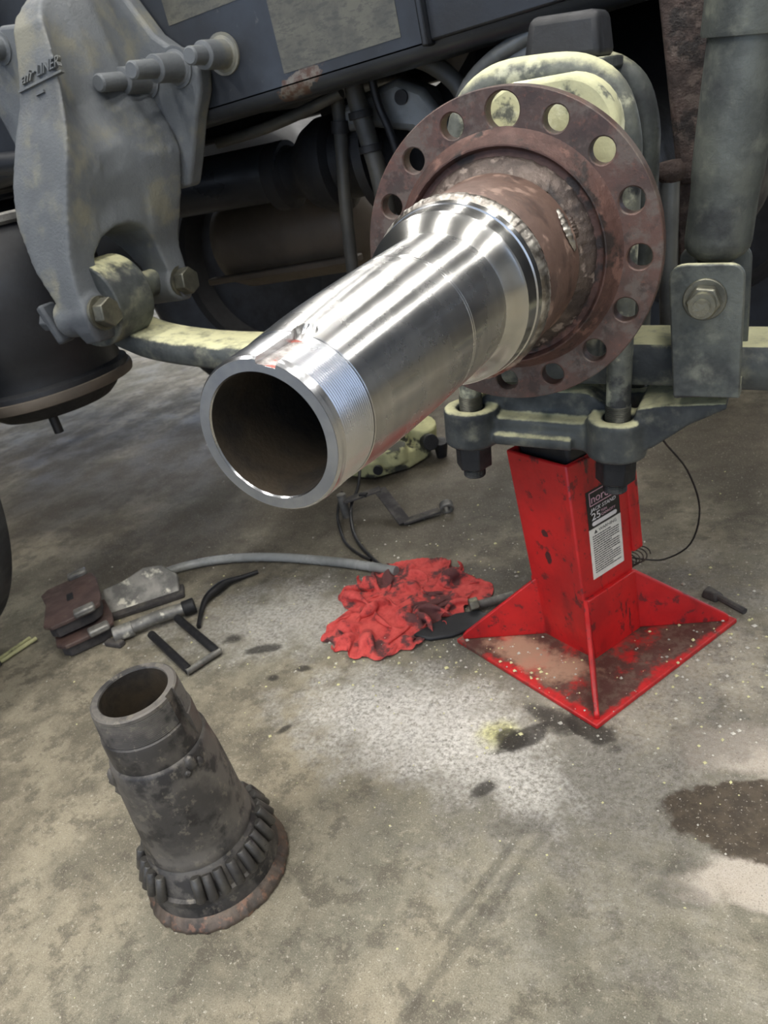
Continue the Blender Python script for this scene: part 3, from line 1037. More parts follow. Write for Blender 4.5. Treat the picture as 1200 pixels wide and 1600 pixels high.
def slab(outline, xl, xr, cuts=4):
    bm = bmesh.new()
    vs = [bm.verts.new((0, y, z)) for y, z in outline]
    bm.faces.new(vs)
    bmesh.ops.triangulate(bm, faces=bm.faces[:])
    for _ in range(2):
        bmesh.ops.subdivide_edges(bm, edges=bm.edges[:], cuts=cuts // 2, use_grid_fill=True)
        bmesh.ops.triangulate(bm, faces=bm.faces[:])
    bm.verts.index_update()
    V = [v.co.copy() for v in bm.verts]
    n = len(V)
    F1 = [tuple(v.index for v in f.verts) for f in bm.faces]
    F2 = [tuple(i + n for i in reversed(f)) for f in F1]
    F3 = []
    for e in bm.edges:
        if len(e.link_faces) == 1:
            a, b = e.verts[0].index, e.verts[1].index
            F3.append((a, b, b + n, a + n))
    bm.free()
    return [(xl(p.y, p.z), p.y, p.z) for p in V] + [(xr(p.y, p.z), p.y, p.z) for p in V], F1 + F2 + F3


hb = MB()
hb.add(*slab(outl, lambda y, z: hx(y, z, False), lambda y, z: hx(y, z, True)))
# bosses around the clamp bolts
hb.cyl((-0.785, 0.092, 0.655), (-0.708, 0.092, 0.655), 0.032, n=28)
hb.cyl((-0.785, 0.291, 0.655), (-0.708, 0.291, 0.655), 0.032, n=28)
hb.build('casting', m_hang, HG, world=True, remesh=(0.0031, 16))
fo = [(-0.70, 1.16), (-0.675, 1.09), (-0.640, 1.025), (-0.612, 1.000), (-0.590, 0.992), (-0.575, 0.975), (-0.572, 0.955), (-0.580, 0.93), (-0.605, 0.895), (-0.635, 0.84), (-0.66, 0.80), (-0.80, 0.80), (-0.83, 0.86), (-0.90, 0.885), (-1.03, 0.90),
      (-1.05, 1.00), (-1.03, 1.10), (-0.96, 1.117), (-0.885, 1.104), (-0.84, 1.095), (-0.79, 1.105), (-0.76, 1.16)]
MB().prism(fo, 0.335, 0.3705, 'xz').build('mounting_flange', m_hang, HG, world=True, bevel=0.007, seg=3)
collar_bolt(HG, -0.683, 0.336, 0.971)
collar_bolt(HG, -0.612, 0.336, 0.972)
collar_bolt(HG, -0.735, 0.30, 1.094, 0.07, 0.9)
collar_bolt(HG, -0.978, 0.336, 1.087, 0.03, 0.9)
collar_bolt(HG, -1.01, 0.336, 1.155, 0.03, 0.9)
for yy, xx in ((0.092, -0.709), (0.291, -0.709)):
    w = MB().cyl((xx, yy, 0.655), (xx + 0.006, yy, 0.655), 0.027, n=28).build('clamp_bolt', m_nut, HG, world=True)
    hexa(MB(), (xx + 0.006, yy, 0.655), (xx + 0.027, yy, 0.655), 0.0235, 0.35).build('hex_head', m_nut, w, world=True, bevel=0.002)
rp = MB().box((-0.012, -0.016, -0.034), (0.004, 0.016, 0.034), Matrix.Translation((-0.808, 0.088, 0.652)) @ Matrix.Rotation(R(-18), 4, 'Y')).build('retainer_plate', m_cast, HG, world=True, bevel=0.005)
hexa(MB(), (-0.835, 0.088, 0.656), (-0.815, 0.088, 0.654), 0.016).build('retainer_nut', m_cast, rp, world=True, bevel=0.002)


def text_mesh(body, size, shear=0.0, extrude=0.001, spacing=1.0):
    cu = bpy.data.curves.new('lettering', 'FONT')
    cu.body = body
    cu.size = size
    cu.shear = shear
    cu.extrude = extrude
    cu.space_character = spacing
    cu.resolution_u = 3
    ob = bpy.data.objects.new('lettering', cu)
    COL.objects.link(ob)
    dg = bpy.context.evaluated_depsgraph_get()
    dg.update()
    me = bpy.data.meshes.new_from_object(ob.evaluated_get(dg))
    v = [p.co.copy() for p in me.vertices]
    f = [tuple(p.vertices) for p in me.polygons]
    bpy.data.objects.remove(ob, do_unlink=True)
    bpy.data.curves.remove(cu)
    bpy.data.meshes.remove(me)
    return v, f


def text_part(name, body, size, mat, material, parent, width=None, **kw):
    v, f = text_mesh(body, size, **kw)
    x0, x1 = min(p.x for p in v), max(p.x for p in v)
    sx = width / (x1 - x0) if width else 1.0
    v = [mat @ Vector(((p.x - x0) * sx, p.y, p.z)) for p in v]
    return MB().add(v, f).build(name, material, parent, world=True, smooth=None, normals=False)


# raised lettering on the hanger's front face, following its slope
pL, pR = Vector((-0.7600, 0.1505, 0.984)), Vector((-0.662, 0.1515, 0.990))
ex_ = (pR - pL).normalized()
up_ = Vector((0.0, 0.26, 1.0)).normalized()
ez_ = ex_.cross(up_).normalized()
up_ = ez_.cross(ex_).normalized()


def face_mat(o, dx=0, dy=0, dz=0):
    m = Matrix((ex_, up_, ez_)).transposed().to_4x4()
    m.translation = o + ex_ * dx + up_ * dy + ez_ * dz
    return m


text_part('raised_lettering', 'air', 0.022, face_mat(pL, 0.004, 0.004, 0.0), m_hang, HG, width=0.034, shear=0.5, extrude=0.003)
text_part('raised_lettering', 'LINER', 0.020, face_mat(pL, 0.040, 0.005, 0.0), m_hang, HG, width=0.052, shear=0.4, extrude=0.003)
MB().box((-0.006, -0.0040, -0.004), (0.092, -0.0008, 0.0025), face_mat(pL)).build('raised_underline', m_hang, HG, world=True)
MB().box((0.028, -0.018, -0.006), (0.046, -0.014, 0.002), face_mat(pL)).build('casting_mark', m_hang, HG, world=True)

# ---------------------------------------------------------------- shock absorber and its lower bracket
SB = thing('shock_bracket', 'dark steel clevis bracket holding the foot of the shock absorber', 'bracket', (0.18, 0.14, 0.46))
pl = [(0.142, 0.462), (0.213, 0.456), (0.221, 0.588)] + arc(0.206, 0.592, 0.015, 0, 85, 5) + [(0.165, 0.612)] + arc(0.160, 0.597, 0.015, 95, 180, 5)
MB().prism(pl, 0.100, 0.109, 'xz').build('front_plate', m_dusty, SB, world=True, bevel=0.002)
MB().prism([(x + 0.002, z + 0.004) for x, z in pl], 0.171, 0.180, 'xz').build('rear_plate', m_dusty, SB, world=True, bevel=0.002)
MB().box((0.142, 0.105, 0.458), (0.214, 0.178, 0.467)).build('base', m_dusty, SB, world=True, bevel=0.002)
bx_, bz_ = 0.181, 0.573
bo = MB().cyl((bx_, 0.062, bz_), (bx_, 0.19, bz_), 0.0085, n=20).build('bolt', m_nut, SB, world=True)
MB().cyl((bx_, 0.0955, bz_), (bx_, 0.1005, bz_), 0.0225, n=28).build('washer', m_nut, bo, world=True, bevel=0.001)
hexa(MB(), (bx_, 0.080, bz_), (bx_, 0.0958, bz_), 0.0185, 0.2).build('nut', m_nut, bo, world=True, bevel=0.002)
MB().ring((bx_, 0.070, bz_), (bx_, 0.082, bz_), 0.0135, 0.0085, 20).build('lock_collar', m_nut, bo, world=True)

SH = thing('shock_absorber', 'dusty grey shock absorber standing in the clevis bracket', 'shock absorber', (0.183, 0.14, 0.573), (0, R(9.5), 0))
MB().lathe([(0.0, 0.034), (0.020, 0.034), (0.029, 0.040), (0.0335, 0.047), (0.0345, 0.055), (0.034, 0.10), (0.0345, 0.112), (0.0355, 0.118), (0.0360, 0.14), (0.0360, 0.285)], 'z', n=56).build('body_tube', m_dusty, SH)
MB().lathe([(0.0360, 0.246), (0.0415, 0.244), (0.0425, 0.248), (0.0425, 0.50), (0.0, 0.50)], 'z', n=56).build('dust_tube', m_dusty, SH)
MB().ring((0, -0.030, 0), (0, 0.030, 0), 0.031, 0.012, 40).build('eye', m_dusty, SH, bevel=0.003)
MB().cyl((0, 0, 0.02), (0, 0, 0.045), 0.018, n=24).build('neck', m_darknut, SH)
MB().ring((0, -0.030, 0.525), (0, 0.030, 0.525), 0.031, 0.012, 40).build('upper_eye', m_dusty, SH, bevel=0.003)
MB().cyl((0.2696, 0.10, 1.0908), (0.2696, 0.371, 1.0908), 0.0125, n=20).build('shock_stud', m_black, FRM, world=True)
MB().box((0.21, 0.345, 1.03), (0.33, 0.3705, 1.15)).build('shock_stud_base', m_black, FRM, world=True, bevel=0.005)

# ---------------------------------------------------------------- jack stand
JS = thing('jack_stand', 'red steel jack stand with square base under the axle', 'jack stand', (-0.0315, 0.2345, 0), (0, 0, R(-29.5)))
MB().box((-0.159, -0.162, 0.0), (0.159, 0.162, 0.008)).build('base_plate', m_redbase, JS, bevel=0.002)
bt, tp, zt, wl = 0.0535, 0.062, 0.348, 0.006
ps = MB()


def sq(h, z, cx=-0.004):
    return [(cx - h, -h, z), (cx + h, -h, z), (cx + h, h, z), (cx - h, h, z)]


V = sq(bt, 0.008) + sq(tp, zt) + sq(tp - wl, zt) + sq(bt - wl, 0.008)
V[6] = (V[6][0], V[6][1], zt - 0.012)
Fc = []
for lay in range(3):
    for i in range(4):
        Fc.append((lay * 4 + i, lay * 4 + (i + 1) % 4, (lay + 1) * 4 + (i + 1) % 4, (lay + 1) * 4 + i))
ps.add(V, Fc).build('post', m_red, JS, bevel=0.0035, seg=3)
# bent gusset plates: one web on a post face with two wings running out to the base corners
for sgn in (1, -1):
    g = MB()
    th = 0.0075
    for w in (-1, 1):
        p0 = Vector((0.050 * sgn, 0.050 * w, 0))
        p1 = Vector((0.151 * sgn, 0.152 * w, 0))
        d = (p1 - p0).normalized()
        s = Vector((-d.y, d.x, 0)) * th * 0.5
        L = (p1 - p0).length
        prof2 = [(0, 0.008), (L, 0.008), (L, 0.016), (L - 0.006, 0.022), (0.008, 0.117), (0, 0.119)]
        a = [p0 + d * u + s + Vector((0, 0, z)) for u, z in prof2]
        b_ = [p0 + d * u - s + Vector((0, 0, z)) for u, z in prof2]
        m = len(prof2)
        g.add(a + b_, [(i, (i + 1) % m, m + (i + 1) % m, m + i) for i in range(m)] + [tuple(range(m - 1, -1, -1)), tuple(range(m, 2 * m))])
    x0, x1 = (0.0515, 0.0595) if sgn > 0 else (-0.0660, -0.0590)
    g.box((x0, -0.053, 0.008), (x1, 0.053, 0.118))
    g.build('gusset_plate', m_red, JS, bevel=0.0018)
MB().box((0.028, 0.055, 0.15), (0.058, 0.078, 0.345)).build('pawl_guard', m_red, JS, bevel=0.003)
MB().box((-0.045, -0.045, 0.20), (0.037, 0.045, 0.345)).build('ratchet_bar', m_grime, JS, bevel=0.004)
MB().box((-0.050, -0.05, 0.338), (0.052, 0.05, 0.3885)).build('saddle', m_grime, JS, bevel=0.006)
# printed label on the right-hand face: the face leans with the post taper
ta = math.atan((tp - bt) / (zt - 0.008))
JM = rootmat(JS)


def lab_mat(dy, dz, off):
    """label frame: u to the right along +y, v up the face, w out of the face"""
    xf_ = -0.004 + bt + (dz - 0.008) * math.tan(ta) + off
    m = Matrix(((0, math.sin(ta), math.cos(ta)), (1, 0, 0), (0, math.cos(ta), -math.sin(ta)))).to_4x4()
    m.translation = Vector((xf_, dy, dz))
    return JM @ m


W_, HB, HW = 0.068, 0.063, 0.086
LB = MB().box((0, 0, 0), (W_, HB, 0.0005), lab_mat(-0.031, 0.229, 0)).build('label_top', m_label_black, JS, world=True)
LW = MB().box((0, 0, 0), (W_, HW, 0.0005), lab_mat(-0.031, 0.143, 0)).build('label_bottom', m_paper, JS, world=True)
LB['label'] = 'black half of the sticker with white print'
LW['label'] = 'white warning half of the sticker'
text_part('maker_lettering', 'norco', 0.0185, lab_mat(-0.031 + 0.010, 0.229 + 0.0415, 0.0006), m_pink, LB, width=0.046, extrude=0.0002)
fr_ = MB()
for a, b in (((0.006, 0.0375), (0.062, 0.0388)), ((0.006, 0.0585), (0.062, 0.0598)), ((0.006, 0.0375), (0.0073, 0.0598)), ((0.0607, 0.0375), (0.062, 0.0598))):
    fr_.box((a[0], a[1], 0.0004), (b[0], b[1], 0.0009), lab_mat(-0.031, 0.229, 0))
fr_.build('maker_outline', m_pink, LB, world=True)
text_part('lettering', 'JACK STAND', 0.0085, lab_mat(-0.031 + 0.006, 0.229 + 0.0275, 0.0006), m_print, LB, width=0.054, extrude=0.0002, shear=0.25)
text_part('lettering', '25', 0.0165, lab_mat(-0.031 + 0.008, 0.229 + 0.0135, 0.0006), m_print, LB, width=0.018, extrude=0.0002)
text_part('lettering', 'TON', 0.0055, lab_mat(-0.031 + 0.028, 0.229 + 0.0200, 0.0006), m_pink, LB, width=0.012, extrude=0.0002)
text_part('lettering', 'CAPACITY', 0.0055, lab_mat(-0.031 + 0.028, 0.229 + 0.0140, 0.0006), m_pink, LB, width=0.030, extrude=0.0002)
pill = arc(0.011, 0.0072, 0.0034, 90, 270, 6) + arc(0.057, 0.0072, 0.0034, -90, 90, 6)
MB().prism(pill, 0.0004, 0.0009).xf(lab_mat(-0.031, 0.229, 0)).build('print_bar', m_print, LB, world=True)
tri = MB()
tri.prism([(0.010, 0.0765), (0.017, 0.0765), (0.0135, 0.0825)], 0.0004, 0.0009).xf(lab_mat(-0.031, 0.143, 0))
tri.build('warning_triangle', m_print_dark, LW, world=True)
text_part('lettering', 'WARNING', 0.0072, lab_mat(-0.031 + 0.020, 0.143 + 0.0768, 0.0006), m_print_dark, LW, width=0.038, extrude=0.0002)
rnd = random.Random(3)
ln = MB()
for k in range(17):
    v0 = 0.0715 - k * 0.0039
    u = 0.006
    ue = 0.062 if k % 5 else 0.045
    while u < ue:
        w = rnd.uniform(0.002, 0.007)
        w = min(w, ue - u)
        ln.box((u, v0, 0.0004), (u + w, v0 + 0.0017, 0.0008), lab_mat(-0.031, 0.143, 0))
        u += w + 0.0009
lo = ln.build('fine_print', m_print_dark, LW, world=True, smooth=None)
lo['kind'] = 'stuff'

# ---------------------------------------------------------------- old spindle standing on the floor
ax_ = Vector((0.0248, -0.0433, 0.99875))
rot_q = Vector((0, 0, 1)).rotation_difference(ax_).to_euler()
OLD = thing('old_spindle', 'dark worn cut-off axle spindle standing upright on the concrete', 'spindle', (-0.3934, -0.3388, 0.002), tuple(rot_q))
KO = R(10)
h_o = 0.0078 / 0.051


def old_angles(n):
    A = [KO - h_o + 2 * h_o * i / 6 for i in range(7)] + [KO + h_o + 0.0004]
    for i in range(1, n):
        A.append(KO + h_o + 0.0004 + (2 * PI - 2 * h_o - 0.0008) * i / n)
    A.append(KO - h_o - 0.0004 + 2 * PI)
    return A


def old_key(r, t, a):
    if r < 0.0474:
        return r
    da = (a - KO + PI) % (2 * PI) - PI
    if abs(da) <= h_o + 0.0002 and t > 0.262:
        return 0.0474
    return r


prof = [(0.0400, 0.309), (0.0410, 0.3105), (0.0480, 0.3105), (0.0502, 0.309), (0.0507, 0.306)]
z = 0.306
while z > 0.2735:
    ro = 0.0508 + 0.0022 * (0.306 - z) / 0.036
    prof += [(ro, z - 0.0005), (ro, z - 0.0009), (ro - 0.0010, z - 0.0015), (ro - 0.0010, z - 0.0019)]
    z -= 0.0021
prof += [(0.0520, 0.272), (0.0520, 0.2705)]
MB().lathe(prof, 'z', angs=old_angles(130), fr=old_key).build('threaded_end', m_old, OLD, smooth=30)
MB().lathe([(0.0400, 0.309), (0.039, 0.29), (0.039, 0.06), (0.0, 0.06)], 'z', n=80).build('bore', m_bore, OLD)
MB().lathe([(0.0520, 0.2715), (0.0538, 0.270), (0.0548, 0.266), (0.0556, 0.236), (0.0552, 0.2335), (0.054, 0.233)], 'z', n=120, angs=old_angles(110), fr=old_key).build('seal_collar', m_old, OLD, smooth=30)


def old_body(r, t, a):
    k = 0.0011 * fbm((math.cos(a) * 3.5, math.sin(a) * 3.5, t * 30)) * 2
    return r + k * (1 if 0.09 < t < 0.228 else 0.2)


MB().lathe([(0.054, 0.234), (0.0575, 0.2325), (0.0592, 0.229), (0.0610, 0.215), (0.0628, 0.195), (0.0645, 0.170), (0.0658, 0.14), (0.0672, 0.112), (0.0682, 0.098), (0.0695, 0.0945), (0.0705, 0.088), (0.0700, 0.0835), (0.068, 0.082)], 'z', n=140, fr=old_body).build('seized_race_sleeve', m_old, OLD, smooth=45)
MB().lathe([(0.066, 0.086), (0.0690, 0.083), (0.0705, 0.079), (0.072, 0.077), (0.080, 0.046), (0.0845, 0.044), (0.085, 0.036), (0.080, 0.034)], 'z', n=100).build('bearing_cone', m_old, OLD, smooth=40)
# tapered rollers left on the cone, a few missing at the front
roll = None
NR = 31
for i in range(NR):
    a = 2 * PI * i / NR
    if i in (24, 25):
        continue
    ca, sa = math.cos(a), math.sin(a)
    jz = 0.0015 * math.sin(i * 2.7)
    if roll is None:
        rm = MB()
        rm.lathe([(0.0, 0.0), (0.0055, 0.0), (0.0068, 0.0016), (0.0064, 0.0315), (0.0052, 0.033), (0.0, 0.033)], 'z', n=14)
        roll = rm.build('roller', m_oldroll, OLD, smooth=40)
        o = roll
    else:
        o = roll.copy()
        COL.objects.link(o)
        o.parent = OLD
    tiltm = Matrix.Rotation(-R(22 + 3 * math.sin(i * 1.9)), 4, 'Y')
    o.matrix_local = Matrix.Rotation(a + 0.03 * math.sin(i * 5.1), 4, 'Z') @ Matrix.Translation((0.0868, 0, 0.046 + jz)) @ tiltm
MB().lathe([(0.080, 0.040), (0.0832, 0.036), (0.0838, 0.028), (0.0865, 0.016), (0.0870, 0.0)], 'z', n=90).build('tube_stub', m_old, OLD, smooth=50)


def ragged(r, t, a):
    if r > 0.086:
        return r + 0.0035 * fbm((math.cos(a) * 9, math.sin(a) * 9, 2.0), 5) + 0.0018 * noise.noise(Vector((a * 26, t * 60, 1))) + 0.004 * max(0, math.cos(a + 0.6))
    return r


MB().lathe([(0.080, 0.020), (0.0865, 0.017), (0.0895, 0.012), (0.0935, 0.009), (0.0945, 0.0035), (0.093, 0.0002), (0.07, 0.0002)], 'z', n=200, fr=ragged).build('cut_flange', m_cut, OLD, smooth=50)
# torch slag blobs
for (a, zz, s, e) in ((R(-122), 0.215, 0.006, 2.6), (R(-126), 0.195, 0.0055, 2.0), (R(-12), 0.225, 0.007, 1.5), (R(-2), 0.215, 0.005, 1.6), (R(-20), 0.214, 0.004, 1.3)):
    t = MB()
    pr_ = [(s * math.sin(PI * i / 8), -s * e * math.cos(PI * i / 8)) for i in range(9)]
    t.lathe(pr_, 'z', n=14, fr=lambda r, q, an: r * (1 + 0.5 * noise.noise(Vector((math.cos(an) * 2, math.sin(an) * 2, q * 300)))))
    t.xf(Matrix.Translation((0.060 * math.cos(a), 0.060 * math.sin(a), zz)))
    t.build('slag_blob', m_old, OLD, smooth=60)

# ---------------------------------------------------------------- red shop rag
RAG_C = Vector((-0.395, 0.262, 0))
poly = [(-0.505, 0.135), (-0.47, 0.115), (-0.375, 0.10), (-0.335, 0.135), (-0.30, 0.215), (-0.275, 0.275), (-0.235, 0.31), (-0.245, 0.345), (-0.31, 0.375), (-0.39, 0.43), (-0.48, 0.405), (-0.52, 0.33), (-0.545, 0.285), (-0.49, 0.225), (-0.515, 0.17)]
rel = [(math.atan2(y - RAG_C.y, x - RAG_C.x), math.hypot(x - RAG_C.x, y - RAG_C.y)) for x, y in poly]
rel.sort()


def rag_r(a):
    a = (a + PI) % (2 * PI) - PI
    n = len(rel)
    for i in range(n):
        a0, r0 = rel[i]
        a1, r1 = rel[(i + 1) % n]
        if i == n - 1:
            a1 += 2 * PI
        for aa in (a, a + 2 * PI):
            if a0 <= aa <= a1:
                k = (aa - a0) / (a1 - a0)
                k = k * k * (3 - 2 * k)
                return r0 + (r1 - r0) * k
    return r0


import numpy as np


def crumple(N=60, size=0.415, iters=600, seed=5):
    u = np.linspace(-1, 1, N)
    U_, V_ = np.meshgrid(u, u, indexing='ij')
    P = np.zeros((N, N, 3))
    for i in range(N):
        for j in range(N):
            a = math.atan2(V_[i, j], U_[i, j]) + 0.35
            sr = max(abs(U_[i, j]), abs(V_[i, j]))
            r = rag_r(a) * sr
            x, y = r * math.cos(a), r * math.sin(a)
            z = 0.024 + 0.09 * noise.noise(Vector((x * 6.2 + seed, y * 6.2, 0.7))) + 0.012 * noise.noise(Vector((x * 20, y * 20 + seed, 3.7)))
            P[i, j] = (x, y, max(0.002, z * (1.15 - 0.8 * sr ** 4)))
    T = P.copy()
    d0 = size / (N - 1)
    w_edge = np.clip((np.maximum(abs(U_), abs(V_)) - 0.8) / 0.2, 0, 1)[..., None] * 0.10 + 0.012
    e_low = np.clip((np.maximum(abs(U_), abs(V_)) - 0.86) / 0.14, 0, 1) * 0.06
    sets = [(1, 0, 0.45), (0, 1, 0.45), (1, 1, 0.25), (1, -1, 0.25), (3, 0, 0.3), (0, 3, 0.3), (6, 0, 0.3), (0, 6, 0.3)]
    for it in range(iters):
        P[..., 2] -= 0.00025
        C = np.zeros_like(P)
        for di, dj, k in sets:
            i0, i1 = slice(0, N - di), slice(di, N)
            if dj >= 0:
                j0, j1 = slice(0, N - dj), slice(dj, N)
            else:
                j0, j1 = slice(-dj, N), slice(0, N + dj)
            a, b = P[i0, j0], P[i1, j1]
            d = b - a
            L = np.linalg.norm(d, axis=2, keepdims=True) + 1e-9
            L0 = d0 * math.hypot(di, dj)
            if di + abs(dj) in (3, 6):
                c = d * (np.minimum(0, L - L0 * (0.93 if di + dj == 3 else 0.72)) / L) * 0.5 * k
            else:
                c = d * ((L - L0) / L) * 0.5 * k
            C[i0, j0] += c
            C[i1, j1] -= c
        P += C
        P[..., :2] += (T[..., :2] - P[..., :2]) * w_edge
        hi = P[..., 2] > 0.05
        P[..., 2][hi] -= (P[..., 2][hi] - 0.05) * 0.3
        P[..., 2] -= (P[..., 2] - 0.006) * e_low
        P[..., 2] = np.maximum(P[..., 2], 0.002)
    return P


PC = crumple()
NC = PC.shape[0]
rg = MB().add([Vector(PC[i, j]) + RAG_C for i in range(NC) for j in range(NC)],
              [(i * NC + j, (i + 1) * NC + j, (i + 1) * NC + j + 1, i * NC + j + 1) for i in range(NC - 1) for j in range(NC - 1)])
ro_ = rg.build('shop_rag', m_rag, smooth=180)
sd_ = ro_.modifiers.new('cloth', 'SOLIDIFY')
sd_.thickness = 0.0016
sb_ = ro_.modifiers.new('sub', 'SUBSURF')
sb_.levels = sb_.render_levels = 1
props(ro_, 'crumpled red shop rag with black grease stains on the floor', 'rag')

# ---------------------------------------------------------------- brake pads and hardware on the left


def brake_pad(label, loc, rot, top=True):
    T = thing('brake_pad', label, 'brake pad', loc, rot, 'worn brake pads on the floor')
    L, Wd = 0.105, 0.062
    n = 14
    V = []
    # slightly saddle-shaped backing plate with ears
    outl_ = [(-L, -Wd * 0.75), (-L * 0.8, -Wd), (-0.02, -Wd * 0.86), (L * 0.8, -Wd), (L, -Wd * 0.75), (L, Wd * 0.55), (L * 0.86, Wd * 0.9), (L * 0.5, Wd), (-L * 0.5, Wd), (-L * 0.86, Wd * 0.9), (-L, Wd * 0.55)]
    MB().prism(outl_, 0.024, 0.033).build('backing_plate', m_pad, T, bevel=0.002)
    MB().prism([(x * 0.92, y * 0.9) for x, y in outl_], 0.0, 0.0245).build('friction_block', m_friction, T, bevel=0.002)
    for sx in (-1, 1):
        MB().box((sx * L - 0.014, Wd * 0.05, 0.030), (sx * L + 0.012, Wd * 0.75, 0.044)).build('spring_clip', m_bare, T, bevel=0.004)
    if top:
        MB().box((-0.024, -0.007, 0.0325), (0.012, 0.007, 0.0345)).build('wear_slot', m_grime, T, bevel=0.001)
    return T


brake_pad('brown brake pad lying on top of the pad stack', (-1.115, 0.092, 0.040), (R(3), R(-2), R(-38)))
brake_pad('dark brake pad at the bottom of the pad stack', (-1.098, 0.080, 0.002), (0, 0, R(-33)), False)
P2 = thing('pad_carrier', 'pale grey curved metal plate leaning behind the retainer beside the brake pads', 'plate', (-1.01, 0.175, 0.0), (0, 0, R(42)))
oc = [(-0.085, 0.0), (0.085, 0.0), (0.09, 0.05), (0.06, 0.085), (0.02, 0.092), (-0.03, 0.075), (-0.075, 0.07), (-0.09, 0.04)]
MB().prism(oc, -0.009, 0.009, 'xz').xf(Matrix.Rotation(R(-52), 4, 'X')).build('plate', m_bare, P2, bevel=0.003)
MB().box((-0.095, -0.02, 0.0), (0.095, 0.03, 0.012)).build('foot', m_friction, P2, bevel=0.003)

RT = thing('pad_retainer', 'silver pad retainer block with dark rod loop lying beside the brake pads', 'retainer', (-0.87, 0.10, 0.0))
ra = Vector((-0.965, 0.062, 0.018))
rb_ = Vector((-0.862, 0.168, 0.020))
MB().tube([ra, (ra + rb_) / 2 + Vector((0, 0, 0.004)), rb_], 0.0135, n=12, sm=4).build('pin_barrel', m_bare, RT, world=True)
MB().cyl(ra - (rb_ - ra).normalized() * 0.012, ra + (rb_ - ra).normalized() * 0.03, 0.0165, n=16).build('end_cap', m_bare, RT, world=True, bevel=0.002)
MB().cyl(rb_ - (rb_ - ra).normalized() * 0.012, rb_ + (rb_ - ra).normalized() * 0.014, 0.0165, n=16).build('end_cap', m_grime, RT, world=True, bevel=0.002)
q0, q1 = Vector((-0.888, 0.075, 0.014)), Vector((-0.722, -0.003, 0.009))
q2, q3 = Vector((-0.868, 0.135, 0.014)), Vector((-0.700, 0.056, 0.009))
MB().tube([q0, (q0 + q1) / 2, q1], 0.0085, n=12, sm=3).build('loop_rod', m_grime, RT, world=True)
MB().tube([q2, (q2 + q3) / 2, q3], 0.0085, n=12, sm=3).build('loop_rod', m_grime, RT, world=True)
MB().cyl(q1 - (q3 - q1).normalized() * 0.006, q3 + (q3 - q1).normalized() * 0.006, 0.0065, n=14).build('cross_pin', m_bare, RT, world=True)
MB().box((-0.99, 0.035, 0.0), (-0.945, 0.053, 0.012)).build('side_tab', m_friction, RT, world=True, bevel=0.003)

CP = thing('spring_clip', 'small yellowish wire clip on the floor at the left picture edge', 'clip', (-1.20, -0.02, 0.0))
MB().tube([(-1.188, 0.022, 0.008), (-1.198, -0.03, 0.008), (-1.206, -0.06, 0.007), (-1.216, -0.058, 0.007), (-1.212, -0.03, 0.008), (-1.206, 0.02, 0.008)], 0.0045, n=10).build('wire', m_yellow, CP, world=True)
MB().box((-1.225, -0.085, 0.0), (-1.20, -0.062, 0.014)).build('tab', m_friction, CP, world=True, bevel=0.003)

CB = MB().tube([(-0.804, 0.125, 0.006), (-0.838, 0.175, 0.006), (-0.852, 0.215, 0.012), (-0.846, 0.25, 0.015), (-0.842, 0.28, 0.012), (-0.82, 0.31, 0.008), (-0.80, 0.335, 0.006)],
          lambda s: 0.0045 + 0.006 * math.exp(-((s - 0.5) / 0.22) ** 2), n=12)
CB.tube([(-0.812, 0.13, 0.005), (-0.846, 0.185, 0.005), (-0.856, 0.22, 0.008)], 0.003, n=8)
props(CB.build('frayed_strap', m_cable), 'short black twisted strap lying right of the pad retainer', 'strap')
GH = MB().tube([(-1.09, 0.235, 0.010), (-1.07, 0.266, 0.011), (-1.02, 0.322, 0.011), (-0.926, 0.368, 0.011), (-0.788, 0.390, 0.011), (-0.629, 0.386, 0.011), (-0.545, 0.378, 0.011), (-0.46, 0.365, 0.011)], 0.0105, n=12)
props(GH.build('grey_hose', m_greyhose), 'shiny grey hose curving across the floor behind the pads to the rag', 'hose')

# ---------------------------------------------------------------- hardware behind the new spindle
BK = thing('strap_bracket', 'bent metal strap bracket with a pale ring end lying behind the new spindle', 'bracket', (-0.6, 0.62, 0.0))


def strap(mb, a, b, w, t):
    a, b = Vector(a), Vector(b)
    d = (b - a).normalized()
    s = Vector((-d.y, d.x, 0)).normalized() * w * 0.5
    u = d.cross(s).normalized() * t * 0.5
    v = [a + s + u, a - s + u, a - s - u, a + s - u, b + s + u, b - s + u, b - s - u, b + s - u]
    return mb.add(v, [(0, 1, 2, 3), (7, 6, 5, 4), (0, 4, 5, 1), (1, 5, 6, 2), (2, 6, 7, 3), (3, 7, 4, 0)])


strap(MB(), (-0.71, 0.60, 0.045), (-0.628, 0.648, 0.055), 0.028, 0.005).build('upper_strap', m_friction, BK, world=True, bevel=0.001)
strap(MB(), (-0.63, 0.647, 0.055), (-0.535, 0.570, 0.008), 0.030, 0.005).build('slant_strap', m_friction, BK, world=True, bevel=0.001)
strap(MB(), (-0.54, 0.572, 0.008), (-0.47, 0.625, 0.012), 0.026, 0.005).build('lower_strap', m_friction, BK, world=True, bevel=0.001)
MB().ring((-0.452, 0.629, 0.012), (-0.460, 0.645, 0.018), 0.0165, 0.0085, 24).xf(Matrix.Identity(4)).build('ring_end', m_bare, BK, world=True, bevel=0.002)
MB().box((-0.672, 0.615, 0.049), (-0.652, 0.627, 0.0565), ).build('slot', m_grime, BK, world=True)
MB().cyl((-0.715, 0.605, 0.0), (-0.715, 0.605, 0.062), 0.011, n=14).build('stud', m_bare, BK, world=True)

